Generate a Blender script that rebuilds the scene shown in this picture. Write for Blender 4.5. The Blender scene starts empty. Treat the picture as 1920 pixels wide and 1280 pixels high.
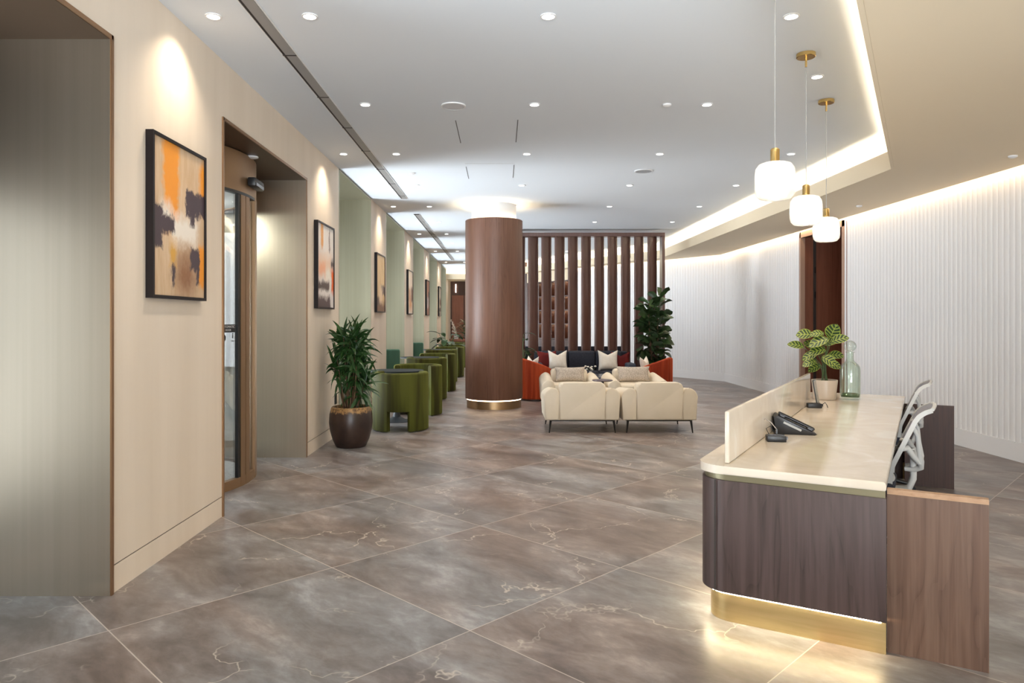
import bpy, bmesh, math, random
from mathutils import Vector, Matrix
random.seed(7)
S = bpy.context.scene
COL = S.collection
PI = math.pi
R = math.radians

# ------------------------------------------------------------------ camera
cam_d = bpy.data.cameras.new('camera')
cam_d.sensor_width = 36.0
cam_d.lens = 24.94
cam_d.shift_x = 0.0109
cam_d.shift_y = -0.0208
cam_d.clip_start = 0.05
cam_d.clip_end = 200
cam = bpy.data.objects.new('camera', cam_d)
cam.location = (0, 0, 1.5)
cam.rotation_euler = (R(90), 0, 0)
COL.objects.link(cam)
S.camera = cam

# ------------------------------------------------------------------ world, exposure
S.view_settings.view_transform = 'Standard'
S.view_settings.look = 'None'
S.view_settings.exposure = 0.78
S.view_settings.gamma = 1.0
S.view_settings.use_curve_mapping = False
W = bpy.data.worlds.new('world')
S.world = W
W.use_nodes = True
W.node_tree.nodes['Background'].inputs[0].default_value = (0.80, 0.91, 1.0, 1)
W.node_tree.nodes['Background'].inputs[1].default_value = 1.5
try:
    S.cycles.max_bounces = 8
    S.cycles.diffuse_bounces = 4
    S.cycles.glossy_bounces = 4
    S.cycles.transmission_bounces = 8
    S.cycles.transparent_max_bounces = 16
    S.cycles.sample_clamp_indirect = 6
    S.cycles.caustics_reflective = False
    S.cycles.caustics_refractive = False
except Exception:
    pass

DAY = (0.84, 0.90, 1.0)
WARM = (1.0, 0.80, 0.58)
EX = 3.1   # soffit height
CEIL = 3.49
# (start, end, opening height) of the bays along the window wall
BAYS = [(-2.55, -0.15, 3.05), (1.45, 3.88, 3.05), (5.42, 7.77, 3.05), (9.32, 11.62, CEIL), (13.17, 15.65, CEIL),
        (17.22, 19.6, CEIL), (21.1, 23.6, CEIL), (25.25, 27.5, CEIL)]

def area(name, loc, rot, sx, sy, power, color, spread=180):
    d = bpy.data.lights.new(name, 'AREA')
    d.shape = 'RECTANGLE'; d.size = sx; d.size_y = sy
    d.energy = power; d.color = color; d.spread = R(spread)
    o = bpy.data.objects.new(name, d)
    o.location = loc; o.rotation_euler = rot
    COL.objects.link(o)
    return o

P_SKY, P_GROUND = 70, 138
for i, (a, b, h) in enumerate(BAYS):
    if i == 2:
        continue
    # daylight arriving through each window: sky from outside, and light thrown up by the bright paving
    area('daylight', (-3.85, (a+b)/2, 1.75), (0, R(-90), 0), 3.0, b-a-0.1, P_SKY*(1.0 if i > 1 else 0.14), DAY)
    area('bounce_uplight', (-4.7, (a+b)/2, 0.05), (0, R(-117), 0), 1.6, b-a-0.2, P_GROUND*(1.0 if i > 1 else 0.6), (0.86, 0.93, 1.0), 84)
area('daylight', (-5.6, 6.6, 2.3), (0, R(-80), 0), 3.0, 3.4, 30, DAY, 120)
area('daylight', (0.45, -4.6, 1.8), (R(90), 0, 0), 4.2, 2.8, 110, DAY)
area('bounce_uplight', (0.45, -6.2, 0.05), (R(116), 0, 0), 5.0, 2.4, 520, (0.90, 0.95, 1.0), 90)  # added uplight behind the camera, brightens the near ceiling

# ------------------------------------------------------------------ materials
def nmat(name):
    m = bpy.data.materials.new(name); m.use_nodes = True
    return m, m.node_tree.nodes, m.node_tree.links, m.node_tree.nodes['Principled BSDF']

def mat(name, c, rough=0.5, metal=0.0, spec=0.5, sheen=0.0, emit=None, es=0.0, coat=0.0):
    m, n, l, b = nmat(name)
    b.inputs['Base Color'].default_value = (*c, 1)
    b.inputs['Roughness'].default_value = rough
    b.inputs['Metallic'].default_value = metal
    b.inputs['Specular IOR Level'].default_value = spec
    b.inputs['Sheen Weight'].default_value = sheen
    b.inputs['Coat Weight'].default_value = coat
    if emit:
        b.inputs['Emission Color'].default_value = (*emit, 1)
        b.inputs['Emission Strength'].default_value = es
    return m

def coords(n, l, scale=(1, 1, 1), rot=(0, 0, 0), kind='Object'):
    tc = n.new('ShaderNodeTexCoord'); mp = n.new('ShaderNodeMapping')
    mp.inputs['Scale'].default_value = scale
    mp.inputs['Rotation'].default_value = rot
    l.new(tc.outputs[kind], mp.inputs[0])
    return mp.outputs[0]

def noise(n, l, vec, scale, detail=4, rough=0.5, dist=0.0):
    t = n.new('ShaderNodeTexNoise')
    t.inputs['Scale'].default_value = scale; t.inputs['Detail'].default_value = detail
    t.inputs['Roughness'].default_value = rough; t.inputs['Distortion'].default_value = dist
    l.new(vec, t.inputs['Vector'])
    return t

def ramp(n, l, fac, stops):
    r = n.new('ShaderNodeValToRGB')
    e = r.color_ramp.elements
    while len(e) < len(stops): e.new(0.5)
    for k, (p, c) in enumerate(stops):
        e[k].position = p; e[k].color = (*c, 1) if len(c) == 3 else c
    l.new(fac, r.inputs[0])
    return r.outputs[0]

def mth(n, l, op, a, b=None, c=None, clamp=False):
    m = n.new('ShaderNodeMath'); m.operation = op; m.use_clamp = clamp
    for k, v in enumerate((a, b, c)):
        if v is None: continue
        if isinstance(v, (int, float)): m.inputs[k].default_value = v
        else: l.new(v, m.inputs[k])
    return m.outputs[0]

def mixc(n, l, fac, a, b):
    m = n.new('ShaderNodeMix'); m.data_type = 'RGBA'
    for k, v in ((0, fac), (6, a), (7, b)):
        if isinstance(v, (int, float)): m.inputs[k].default_value = v
        elif isinstance(v, tuple): m.inputs[k].default_value = (*v, 1)
        else: l.new(v, m.inputs[k])
    return m.outputs[2]

def noisy(name, c1, c2, scale, sc3=(1, 1, 1), rough=0.6, metal=0.0, detail=4, sheen=0.0, bump=0.0, spec=0.5, lo=0.35, hi=0.65):
    m, n, l, b = nmat(name)
    v = coords(n, l, sc3)
    t = noise(n, l, v, scale, detail)
    l.new(ramp(n, l, t.outputs[0], [(lo, c1), (hi, c2)]), b.inputs['Base Color'])
    b.inputs['Roughness'].default_value = rough
    b.inputs['Metallic'].default_value = metal
    b.inputs['Sheen Weight'].default_value = sheen
    b.inputs['Specular IOR Level'].default_value = spec
    if bump:
        bp = n.new('ShaderNodeBump'); bp.inputs['Strength'].default_value = bump; bp.inputs['Distance'].default_value = 0.01
        l.new(t.outputs[0], bp.inputs['Height']); l.new(bp.outputs[0], b.inputs['Normal'])
    return m

def wood(name, dark, mid, light, rough=0.45, grain=(9, 9, 0.55), coat=0.0, cathedral=True):
    m, n, l, b = nmat(name)
    v = coords(n, l, grain)
    t1 = noise(n, l, v, 1.0, 3, 0.5, 0.6)
    # rings of the grain: contour lines of a stretched noise
    rings = mth(n, l, 'FRACT', mth(n, l, 'MULTIPLY', t1.outputs[0], 13.0))
    rr = ramp(n, l, rings, [(0.0, (0, 0, 0)), (0.12, (0.55, 0.55, 0.55)), (0.6, (1, 1, 1)), (1.0, (0.45, 0.45, 0.45))])
    v2 = coords(n, l, (grain[0]*14, grain[1]*14, grain[2]*3))
    t2 = noise(n, l, v2, 1.0, 4, 0.6)
    v3 = coords(n, l, (1.3, 1.3, 0.25))
    t3 = noise(n, l, v3, 1.0, 2)
    c0 = mixc(n, l, rr, dark, mid)
    c1 = mixc(n, l, ramp(n, l, t2.outputs[0], [(0.4, (0, 0, 0)), (0.62, (0.75, 0.75, 0.75))]), c0, light)
    c2 = mixc(n, l, ramp(n, l, t3.outputs[0], [(0.38, (0.3, 0.3, 0.3)), (0.62, (0, 0, 0))]), c1, dark)
    l.new(c2, b.inputs['Base Color'])
    b.inputs['Roughness'].default_value = rough
    b.inputs['Coat Weight'].default_value = coat
    b.inputs['Coat Roughness'].default_value = 0.25
    return m

def glass(name, tint=(0.965, 0.97, 0.965), fac=0.06, rough=0.02):
    m = bpy.data.materials.new(name); m.use_nodes = True
    n, l = m.node_tree.nodes, m.node_tree.links
    n.clear()
    out = n.new('ShaderNodeOutputMaterial')
    tr = n.new('ShaderNodeBsdfTransparent'); tr.inputs[0].default_value = (*tint, 1)
    gl = n.new('ShaderNodeBsdfGlossy'); gl.inputs['Roughness'].default_value = rough
    lw = n.new('ShaderNodeLayerWeight'); lw.inputs[0].default_value = 0.25
    mx = n.new('ShaderNodeMixShader')
    f = mth(n, l, 'MULTIPLY_ADD', lw.outputs['Fresnel'], 0.35, fac, clamp=True)
    l.new(f, mx.inputs[0]); l.new(tr.outputs[0], mx.inputs[1]); l.new(gl.outputs[0], mx.inputs[2])
    l.new(mx.outputs[0], out.inputs[0])
    return m

def emissive(name, c, s):
    m = bpy.data.materials.new(name); m.use_nodes = True
    n, l = m.node_tree.nodes, m.node_tree.links
    n.clear()
    out = n.new('ShaderNodeOutputMaterial'); e = n.new('ShaderNodeEmission')
    e.inputs[0].default_value = (*c, 1); e.inputs[1].default_value = s
    l.new(e.outputs[0], out.inputs[0])
    return m

M = {}
# floor: large diagonal stone tiles, pale joints, cloudy brown grey with thin pale veins
def floor_mat():
    m, n, l, b = nmat('stone_floor')
    T = 1.235
    tc = n.new('ShaderNodeTexCoord')
    mp = n.new('ShaderNodeMapping'); mp.vector_type = 'POINT'
    mp.inputs['Location'].default_value = (0, 0, 0)
    mp.inputs['Rotation'].default_value = (0, 0, R(45))
    l.new(tc.outputs['Object'], mp.inputs[0])
    s = n.new('ShaderNodeSeparateXYZ'); l.new(mp.outputs[0], s.inputs[0])
    # grid origin in the rotated frame
    gx = (-0.149*math.cos(R(45)) - 5.175*math.sin(R(45))); gy = (-0.149*math.sin(R(45)) + 5.175*math.cos(R(45)))
    ux = mth(n, l, 'DIVIDE', mth(n, l, 'SUBTRACT', s.outputs[0], gx), T)
    uy = mth(n, l, 'DIVIDE', mth(n, l, 'SUBTRACT', s.outputs[1], gy), T)
    def edge(u):
        f = mth(n, l, 'FRACT', mth(n, l, 'ADD', u, 100.0))
        return mth(n, l, 'MINIMUM', f, mth(n, l, 'SUBTRACT', 1.0, f))
    e = mth(n, l, 'MINIMUM', edge(ux), edge(uy))
    joint = mth(n, l, 'LESS_THAN', e, 0.0022)
    cx = mth(n, l, 'FLOOR', ux); cy = mth(n, l, 'FLOOR', uy)
    cb = n.new('ShaderNodeCombineXYZ'); l.new(cx, cb.inputs[0]); l.new(cy, cb.inputs[1])
    wn = n.new('ShaderNodeTexWhiteNoise'); wn.noise_dimensions = '3D'; l.new(cb.outputs[0], wn.inputs['Vector'])
    off = n.new('ShaderNodeVectorMath'); off.operation = 'SCALE'; off.inputs['Scale'].default_value = 20
    l.new(wn.outputs['Color'], off.inputs[0])
    add = n.new('ShaderNodeVectorMath'); add.operation = 'ADD'
    l.new(mp.outputs[0], add.inputs[0]); l.new(off.outputs[0], add.inputs[1])
    v = add.outputs[0]
    st = n.new('ShaderNodeMapping'); st.inputs['Scale'].default_value = (1.0, 1.9, 1); st.inputs['Rotation'].default_value = (0, 0, R(-40))
    l.new(v, st.inputs[0])
    t1 = noise(n, l, st.outputs[0], 1.5, 7, 0.62, 0.5)
    t2 = noise(n, l, st.outputs[0], 9.0, 6, 0.65, 0.3)
    cloud = mth(n, l, 'ADD', mth(n, l, 'MULTIPLY', t1.outputs[0], 0.68), mth(n, l, 'MULTIPLY', t2.outputs[0], 0.32))
    c = ramp(n, l, cloud, [(0.36, (0.112, 0.095, 0.092)), (0.47, (0.185, 0.166, 0.166)), (0.55, (0.250, 0.236, 0.242)), (0.66, (0.400, 0.392, 0.405))])
    hue = noise(n, l, st.outputs[0], 0.55, 3, 0.55, 0.4)
    tint = ramp(n, l, hue.outputs[0], [(0.40, (1.0, 0.86, 0.76)), (0.60, (0.95, 0.975, 0.97))])
    mm = n.new('ShaderNodeMix'); mm.data_type = 'RGBA'; mm.blend_type = 'MULTIPLY'; mm.inputs[0].default_value = 1.0
    l.new(c, mm.inputs[6]); l.new(tint, mm.inputs[7]); c = mm.outputs[2]
    # veins
    dn = noise(n, l, v, 2.2, 4, 0.6)
    dd = n.new('ShaderNodeVectorMath'); dd.operation = 'SCALE'; dd.inputs['Scale'].default_value = 0.7
    l.new(dn.outputs['Color'], dd.inputs[0])
    av = n.new('ShaderNodeVectorMath'); av.operation = 'ADD'; l.new(v, av.inputs[0]); l.new(dd.outputs[0], av.inputs[1])
    vo = n.new('ShaderNodeTexVoronoi'); vo.feature = 'DISTANCE_TO_EDGE'; vo.inputs['Scale'].default_value = 1.15
    l.new(av.outputs[0], vo.inputs['Vector'])
    mk = noise(n, l, v, 1.7, 3, 0.6)
    mask = ramp(n, l, mk.outputs[0], [(0.47, (0, 0, 0)), (0.58, (1, 1, 1))])
    line = ramp(n, l, vo.outputs['Distance'], [(0.0, (1, 1, 1)), (0.009, (0, 0, 0))])
    vf = mth(n, l, 'MULTIPLY', mth(n, l, 'MULTIPLY', mask, line), 0.75)
    c = mixc(n, l, vf, c, (0.60, 0.53, 0.46))
    c = mixc(n, l, mth(n, l, 'MULTIPLY', joint, 0.85), c, (0.55, 0.48, 0.43))
    l.new(c, b.inputs['Base Color'])
    rr = ramp(n, l, t2.outputs[0], [(0.3, (0.30, 0.30, 0.30)), (0.7, (0.42, 0.42, 0.42))])
    l.new(rr, b.inputs['Roughness'])
    b.inputs['Specular IOR Level'].default_value = 0.5
    return m
M['floor'] = floor_mat()
M['ceiling'] = mat('ceiling_paint', (0.72, 0.755, 0.79), 0.75, spec=0.2)
M['soffit'] = mat('soffit_paint', (0.76, 0.645, 0.475), 0.75, spec=0.2)
M['cream'] = noisy('cream_wall_panel', (0.755, 0.65, 0.53), (0.805, 0.70, 0.58), 1.0, (5, 5, 0.4), 0.55, spec=0.3)
M['flute'] = mat('white_fluted_plaster', (0.88, 0.86, 0.85), 0.6, spec=0.3)
M['metal'] = noisy('brushed_champagne_metal', (0.45, 0.385, 0.300), (0.48, 0.412, 0.325), 1.0, (26, 26, 0.3), 0.30, 0.88, spec=0.5)
M['metal_sage'] = noisy('brushed_sage_bronze', (0.335, 0.315, 0.230), (0.362, 0.342, 0.252), 1.0, (26, 26, 0.3), 0.34, 0.85, spec=0.5)
M['bronze'] = mat('bronze_edge', (0.34, 0.20, 0.11), 0.35, 0.8)
M['head_dark'] = mat('dark_bronze_head', (0.085, 0.050, 0.028), 0.40, 0.5)
M['bronze_dark'] = mat('bronze_door_metal', (0.30, 0.185, 0.10), 0.42, 0.6)
M['dark'] = mat('dark_shadow_gap', (0.03, 0.022, 0.018), 0.7)
M['black'] = mat('black_plastic', (0.012, 0.012, 0.014), 0.4)
M['blackm'] = mat('black_metal', (0.02, 0.018, 0.018), 0.35, 0.5)
M['frame'] = mat('dark_picture_frame', (0.010, 0.006, 0.006), 0.4, spec=0.25)
M['wood_col'] = wood('walnut_veneer', (0.105, 0.045, 0.026), (0.165, 0.074, 0.044), (0.21, 0.102, 0.064), 0.46, (5, 5, 0.35), coat=0.0)
M['wood_fin'] = wood('walnut_fin', (0.075, 0.030, 0.021), (0.12, 0.052, 0.038), (0.15, 0.072, 0.054), 0.33, (7, 7, 0.3), coat=0.25)
M['wood_door'] = wood('red_walnut', (0.17, 0.058, 0.032), (0.23, 0.082, 0.047), (0.27, 0.105, 0.062), 0.45, (6, 6, 0.3))
M['wood_desk'] = wood('smoked_oak', (0.038, 0.024, 0.021), (0.078, 0.050, 0.047), (0.104, 0.070, 0.066), 0.42, (2.6, 2.6, 0.42))
M['wood_wing'] = wood('oiled_oak', (0.080, 0.038, 0.022), (0.155, 0.085, 0.054), (0.20, 0.122, 0.082), 0.42, (2.6, 2.6, 0.42))
M['wood_edge'] = wood('light_oak_edge', (0.34, 0.19, 0.10), (0.48, 0.29, 0.17), (0.52, 0.33, 0.2), 0.45, (2, 2, 10))
M['wood_dark'] = wood('dark_walnut', (0.032, 0.012, 0.007), (0.060, 0.023, 0.014), (0.075, 0.030, 0.018), 0.45, (6, 6, 0.4))
M['brass'] = mat('brushed_brass', (0.72, 0.50, 0.20), 0.26, 1.0)
M['brass_plinth'] = noisy('satin_brass', (0.62, 0.48, 0.24), (0.68, 0.53, 0.28), 1.0, (3, 3, 60), 0.33, 1.0)
M['olive_band'] = mat('olive_metal_band', (0.24, 0.21, 0.13), 0.4, 0.6)
def marble_mat():
    m, n, l, b = nmat('cream_marble')
    v = coords(n, l, (1, 1, 1))
    t = noise(n, l, v, 2.0, 6, 0.6, 1.2)
    c = ramp(n, l, t.outputs[0], [(0.40, (0.69, 0.60, 0.49)), (0.58, (0.74, 0.66, 0.555)), (0.66, (0.78, 0.73, 0.65))])
    l.new(c, b.inputs['Base Color'])
    b.inputs['Roughness'].default_value = 0.12
    return m
M['marble'] = marble_mat()
def velvet(name, c1, c2, k=1.0, rough=0.75):
    m, n, l, b = nmat(name)
    v = coords(n, l, (7, 7, 0.7))
    t = noise(n, l, v, 1.0, 2)
    l.new(ramp(n, l, t.outputs[0], [(0.40, c1), (0.60, c2)]), b.inputs['Base Color'])  # upright dark and light streaks put velvet sheen into the colour
    b.inputs['Roughness'].default_value = rough
    b.inputs['Sheen Weight'].default_value = k
    b.inputs['Sheen Roughness'].default_value = 0.35
    b.inputs['Sheen Tint'].default_value = (*[min(1, x*3.2) for x in c2], 1)
    b.inputs['Specular IOR Level'].default_value = 0.2
    return m
M['green'] = velvet('olive_green_velvet', (0.036, 0.034, 0.006), (0.082, 0.088, 0.013), 0.35)
M['teal'] = velvet('teal_green_velvet', (0.045, 0.11, 0.075), (0.065, 0.145, 0.10), 0.3)
M['orange'] = velvet('burnt_orange_velvet', (0.26, 0.028, 0.008), (0.46, 0.068, 0.020), 0.6)
M['leather'] = noisy('ivory_upholstery', (0.74, 0.65, 0.51), (0.78, 0.69, 0.56), 3.0, rough=0.55, bump=0.02)
M['navy'] = noisy('navy_fabric', (0.014, 0.017, 0.030), (0.022, 0.026, 0.042), 30, rough=0.8)
M['navytop'] = mat('slate_tabletop', (0.030, 0.036, 0.038), 0.65, spec=0.12)
M['slate'] = mat('slate_pedestal', (0.014, 0.020, 0.026), 0.5)
M['pillow_w'] = noisy('ivory_linen', (0.78, 0.72, 0.62), (0.84, 0.80, 0.72), 20, rough=0.85, sheen=0.3)
M['pillow_r'] = velvet('oxblood_velvet', (0.10, 0.008, 0.008), (0.15, 0.014, 0.012), 0.4)
M['pillow_p'] = noisy('speckled_weave', (0.36, 0.31, 0.26), (0.56, 0.49, 0.42), 55, (1, 1, 2.2), rough=0.85, detail=6, lo=0.42, hi=0.56)
M['greymesh'] = noisy('grey_mesh', (0.20, 0.20, 0.235), (0.26, 0.26, 0.30), 120, rough=0.8)
M['greyplastic'] = mat('pale_grey_plastic', (0.60, 0.60, 0.585), 0.4)
M['leaf'] = noisy('dark_green_leaf', (0.012, 0.045, 0.010), (0.030, 0.085, 0.018), 9, rough=0.35)
M['leaf2'] = noisy('deep_green_leaf', (0.016, 0.038, 0.012), (0.045, 0.085, 0.026), 6, rough=0.38)
M['leaf3'] = noisy('olive_leaf', (0.06, 0.075, 0.022), (0.13, 0.14, 0.05), 9, rough=0.45)
M['stem'] = noisy('brown_stem', (0.09, 0.045, 0.022), (0.16, 0.09, 0.045), 12, rough=0.7)
M['gstem'] = mat('green_stem', (0.06, 0.10, 0.025), 0.5)
M['soil'] = noisy('bark_mulch', (0.035, 0.018, 0.010), (0.12, 0.06, 0.03), 60, rough=0.9, bump=0.5)
def planter_mat():
    m, n, l, b = nmat('glazed_bronze_pot')
    v = coords(n, l, (1, 1, 1))
    s = n.new('ShaderNodeSeparateXYZ'); l.new(v, s.inputs[0])
    t = noise(n, l, v, 28, 6, 0.7)
    h = mth(n, l, 'ADD', s.outputs[2], mth(n, l, 'MULTIPLY', t.outputs[0], 0.09))
    f = ramp(n, l, h, [(0.455, (0, 0, 0)), (0.475, (1, 1, 1))])
    gold = ramp(n, l, t.outputs[0], [(0.40, (0.10, 0.05, 0.02)), (0.60, (0.42, 0.24, 0.09))])
    body = ramp(n, l, noise(n, l, v, 5, 3).outputs[0], [(0.35, (0.022, 0.012, 0.010)), (0.65, (0.045, 0.024, 0.017))])
    l.new(mixc(n, l, f, body, gold), b.inputs['Base Color'])
    b.inputs['Roughness'].default_value = 0.35
    return m
M['planter'] = planter_mat()
M['led'] = emissive('warm_led', (1.0, 0.80, 0.52), 26)
M['led_cove'] = emissive('warm_cove_led', (1.0, 0.84, 0.60), 22)
M['led_wall'] = emissive('warm_wall_led', (1.0, 0.74, 0.44), 8)
M['led_desk'] = emissive('desk_led', (1.0, 0.84, 0.55), 40)
M['led_shelf'] = emissive('shelf_led', (1.0, 0.64, 0.40), 45)
M['lens'] = emissive('downlight_lens', (1.0, 0.95, 0.86), 9)
M['bulb'] = emissive('bulb', (1.0, 0.92, 0.80), 14)
M['white'] = mat('white_plastic', (0.80, 0.80, 0.80), 0.4)
M['trimw'] = mat('white_trim', (0.78, 0.78, 0.77), 0.5)
M['glass'] = glass('clear_glass')
M['bottle'] = glass('green_bottle_glass', (0.925, 0.965, 0.92), 0.03)
M['bottle_clear'] = glass('pale_glass', (0.90, 0.94, 0.90), 0.06)
def shade_mat():
    m = bpy.data.materials.new('ribbed_opal_glass'); m.use_nodes = True
    n, l = m.node_tree.nodes, m.node_tree.links
    n.clear()
    out = n.new('ShaderNodeOutputMaterial')
    tr = n.new('ShaderNodeBsdfTransparent'); tr.inputs[0].default_value = (0.97, 0.96, 0.94, 1)
    tl = n.new('ShaderNodeBsdfTranslucent'); tl.inputs[0].default_value = (0.95, 0.93, 0.88, 1)
    gl = n.new('ShaderNodeBsdfGlossy'); gl.inputs['Roughness'].default_value = 0.08
    m1 = n.new('ShaderNodeMixShader'); m1.inputs[0].default_value = 0.20
    l.new(tr.outputs[0], m1.inputs[1]); l.new(tl.outputs[0], m1.inputs[2])
    lw = n.new('ShaderNodeLayerWeight'); lw.inputs[0].default_value = 0.3
    m2 = n.new('ShaderNodeMixShader'); l.new(lw.outputs['Fresnel'], m2.inputs[0])
    l.new(m1.outputs[0], m2.inputs[1]); l.new(gl.outputs[0], m2.inputs[2]); l.new(m2.outputs[0], out.inputs[0])
    return m
M['shade'] = shade_mat()
def striped_leaf():
    m, n, l, b = nmat('striped_calathea_leaf')
    uv = n.new('ShaderNodeUVMap'); s = n.new('ShaderNodeSeparateXYZ'); l.new(uv.outputs[0], s.inputs[0])
    side = mth(n, l, 'ABSOLUTE', mth(n, l, 'SUBTRACT', s.outputs[0], 0.5))
    ph = mth(n, l, 'MULTIPLY', mth(n, l, 'SUBTRACT', s.outputs[1], mth(n, l, 'MULTIPLY', side, 0.5)), 32.0)
    w = mth(n, l, 'MULTIPLY_ADD', mth(n, l, 'SINE', ph), 0.5, 0.5)
    mid = mth(n, l, 'LESS_THAN', side, 0.03)
    edge = mth(n, l, 'GREATER_THAN', side, 0.44)
    f = mth(n, l, 'MAXIMUM', mth(n, l, 'MAXIMUM', mid, edge), ramp(n, l, w, [(0.66, (0, 0, 0)), (0.80, (1, 1, 1))]))
    l.new(mixc(n, l, f, (0.012, 0.038, 0.007), (0.26, 0.32, 0.05)), b.inputs['Base Color'])
    b.inputs['Roughness'].default_value = 0.4
    return m
M['calathea'] = striped_leaf()

def painting_mat(name, base, blobs, seed):
    """abstract canvas: soft and hard patches with ragged edges; blob = (u0, u1, v0, v1, colour, softness)"""
    m, n, l, b = nmat(name)
    uv = n.new('ShaderNodeUVMap')
    mp = n.new('ShaderNodeMapping'); mp.inputs['Location'].default_value = (seed*3.1, seed*1.7, 0)
    l.new(uv.outputs[0], mp.inputs[0])
    t1 = noise(n, l, mp.outputs[0], 5, 5, 0.62)
    t2 = noise(n, l, mp.outputs[0], 22, 4, 0.6)
    s = n.new('ShaderNodeSeparateXYZ'); l.new(uv.outputs[0], s.inputs[0])
    sc = n.new('ShaderNodeSeparateColor'); l.new(t1.outputs['Color'], sc.inputs[0])
    sd = n.new('ShaderNodeSeparateColor'); l.new(t2.outputs['Color'], sd.inputs[0])
    def warp(x, a, c):
        return mth(n, l, 'ADD', mth(n, l, 'ADD', x, mth(n, l, 'MULTIPLY', mth(n, l, 'SUBTRACT', a, 0.5), 0.17)),
                   mth(n, l, 'MULTIPLY', mth(n, l, 'SUBTRACT', c, 0.5), 0.10))
    u = warp(s.outputs[0], sc.outputs[0], sd.outputs[0]); v = warp(s.outputs[1], sc.outputs[1], sd.outputs[1])
    v3 = n.new('ShaderNodeMapping'); v3.inputs['Scale'].default_value = (8, 1.5, 1); l.new(uv.outputs[0], v3.inputs[0])
    t3 = noise(n, l, v3.outputs[0], 2, 4, 0.6)
    c = mixc(n, l, ramp(n, l, t3.outputs[0], [(0.35, (0, 0, 0)), (0.65, (1, 1, 1))]), base[0], base[1])
    for (u0, u1, w0, w1, colr, sft) in blobs:
        def side(x, e, up):
            d = mth(n, l, 'SUBTRACT', x, e) if up else mth(n, l, 'SUBTRACT', e, x)
            return mth(n, l, 'MULTIPLY_ADD', d, 1.0/sft, 0.5, clamp=True)
        f = mth(n, l, 'MULTIPLY', mth(n, l, 'MULTIPLY', side(u, u0, True), side(u, u1, False)),
                mth(n, l, 'MULTIPLY', side(v, w0, True), side(v, w1, False)))
        c = mixc(n, l, f, c, colr)
    l.new(c, b.inputs['Base Color'])
    b.inputs['Roughness'].default_value = 0.5
    return m

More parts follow.
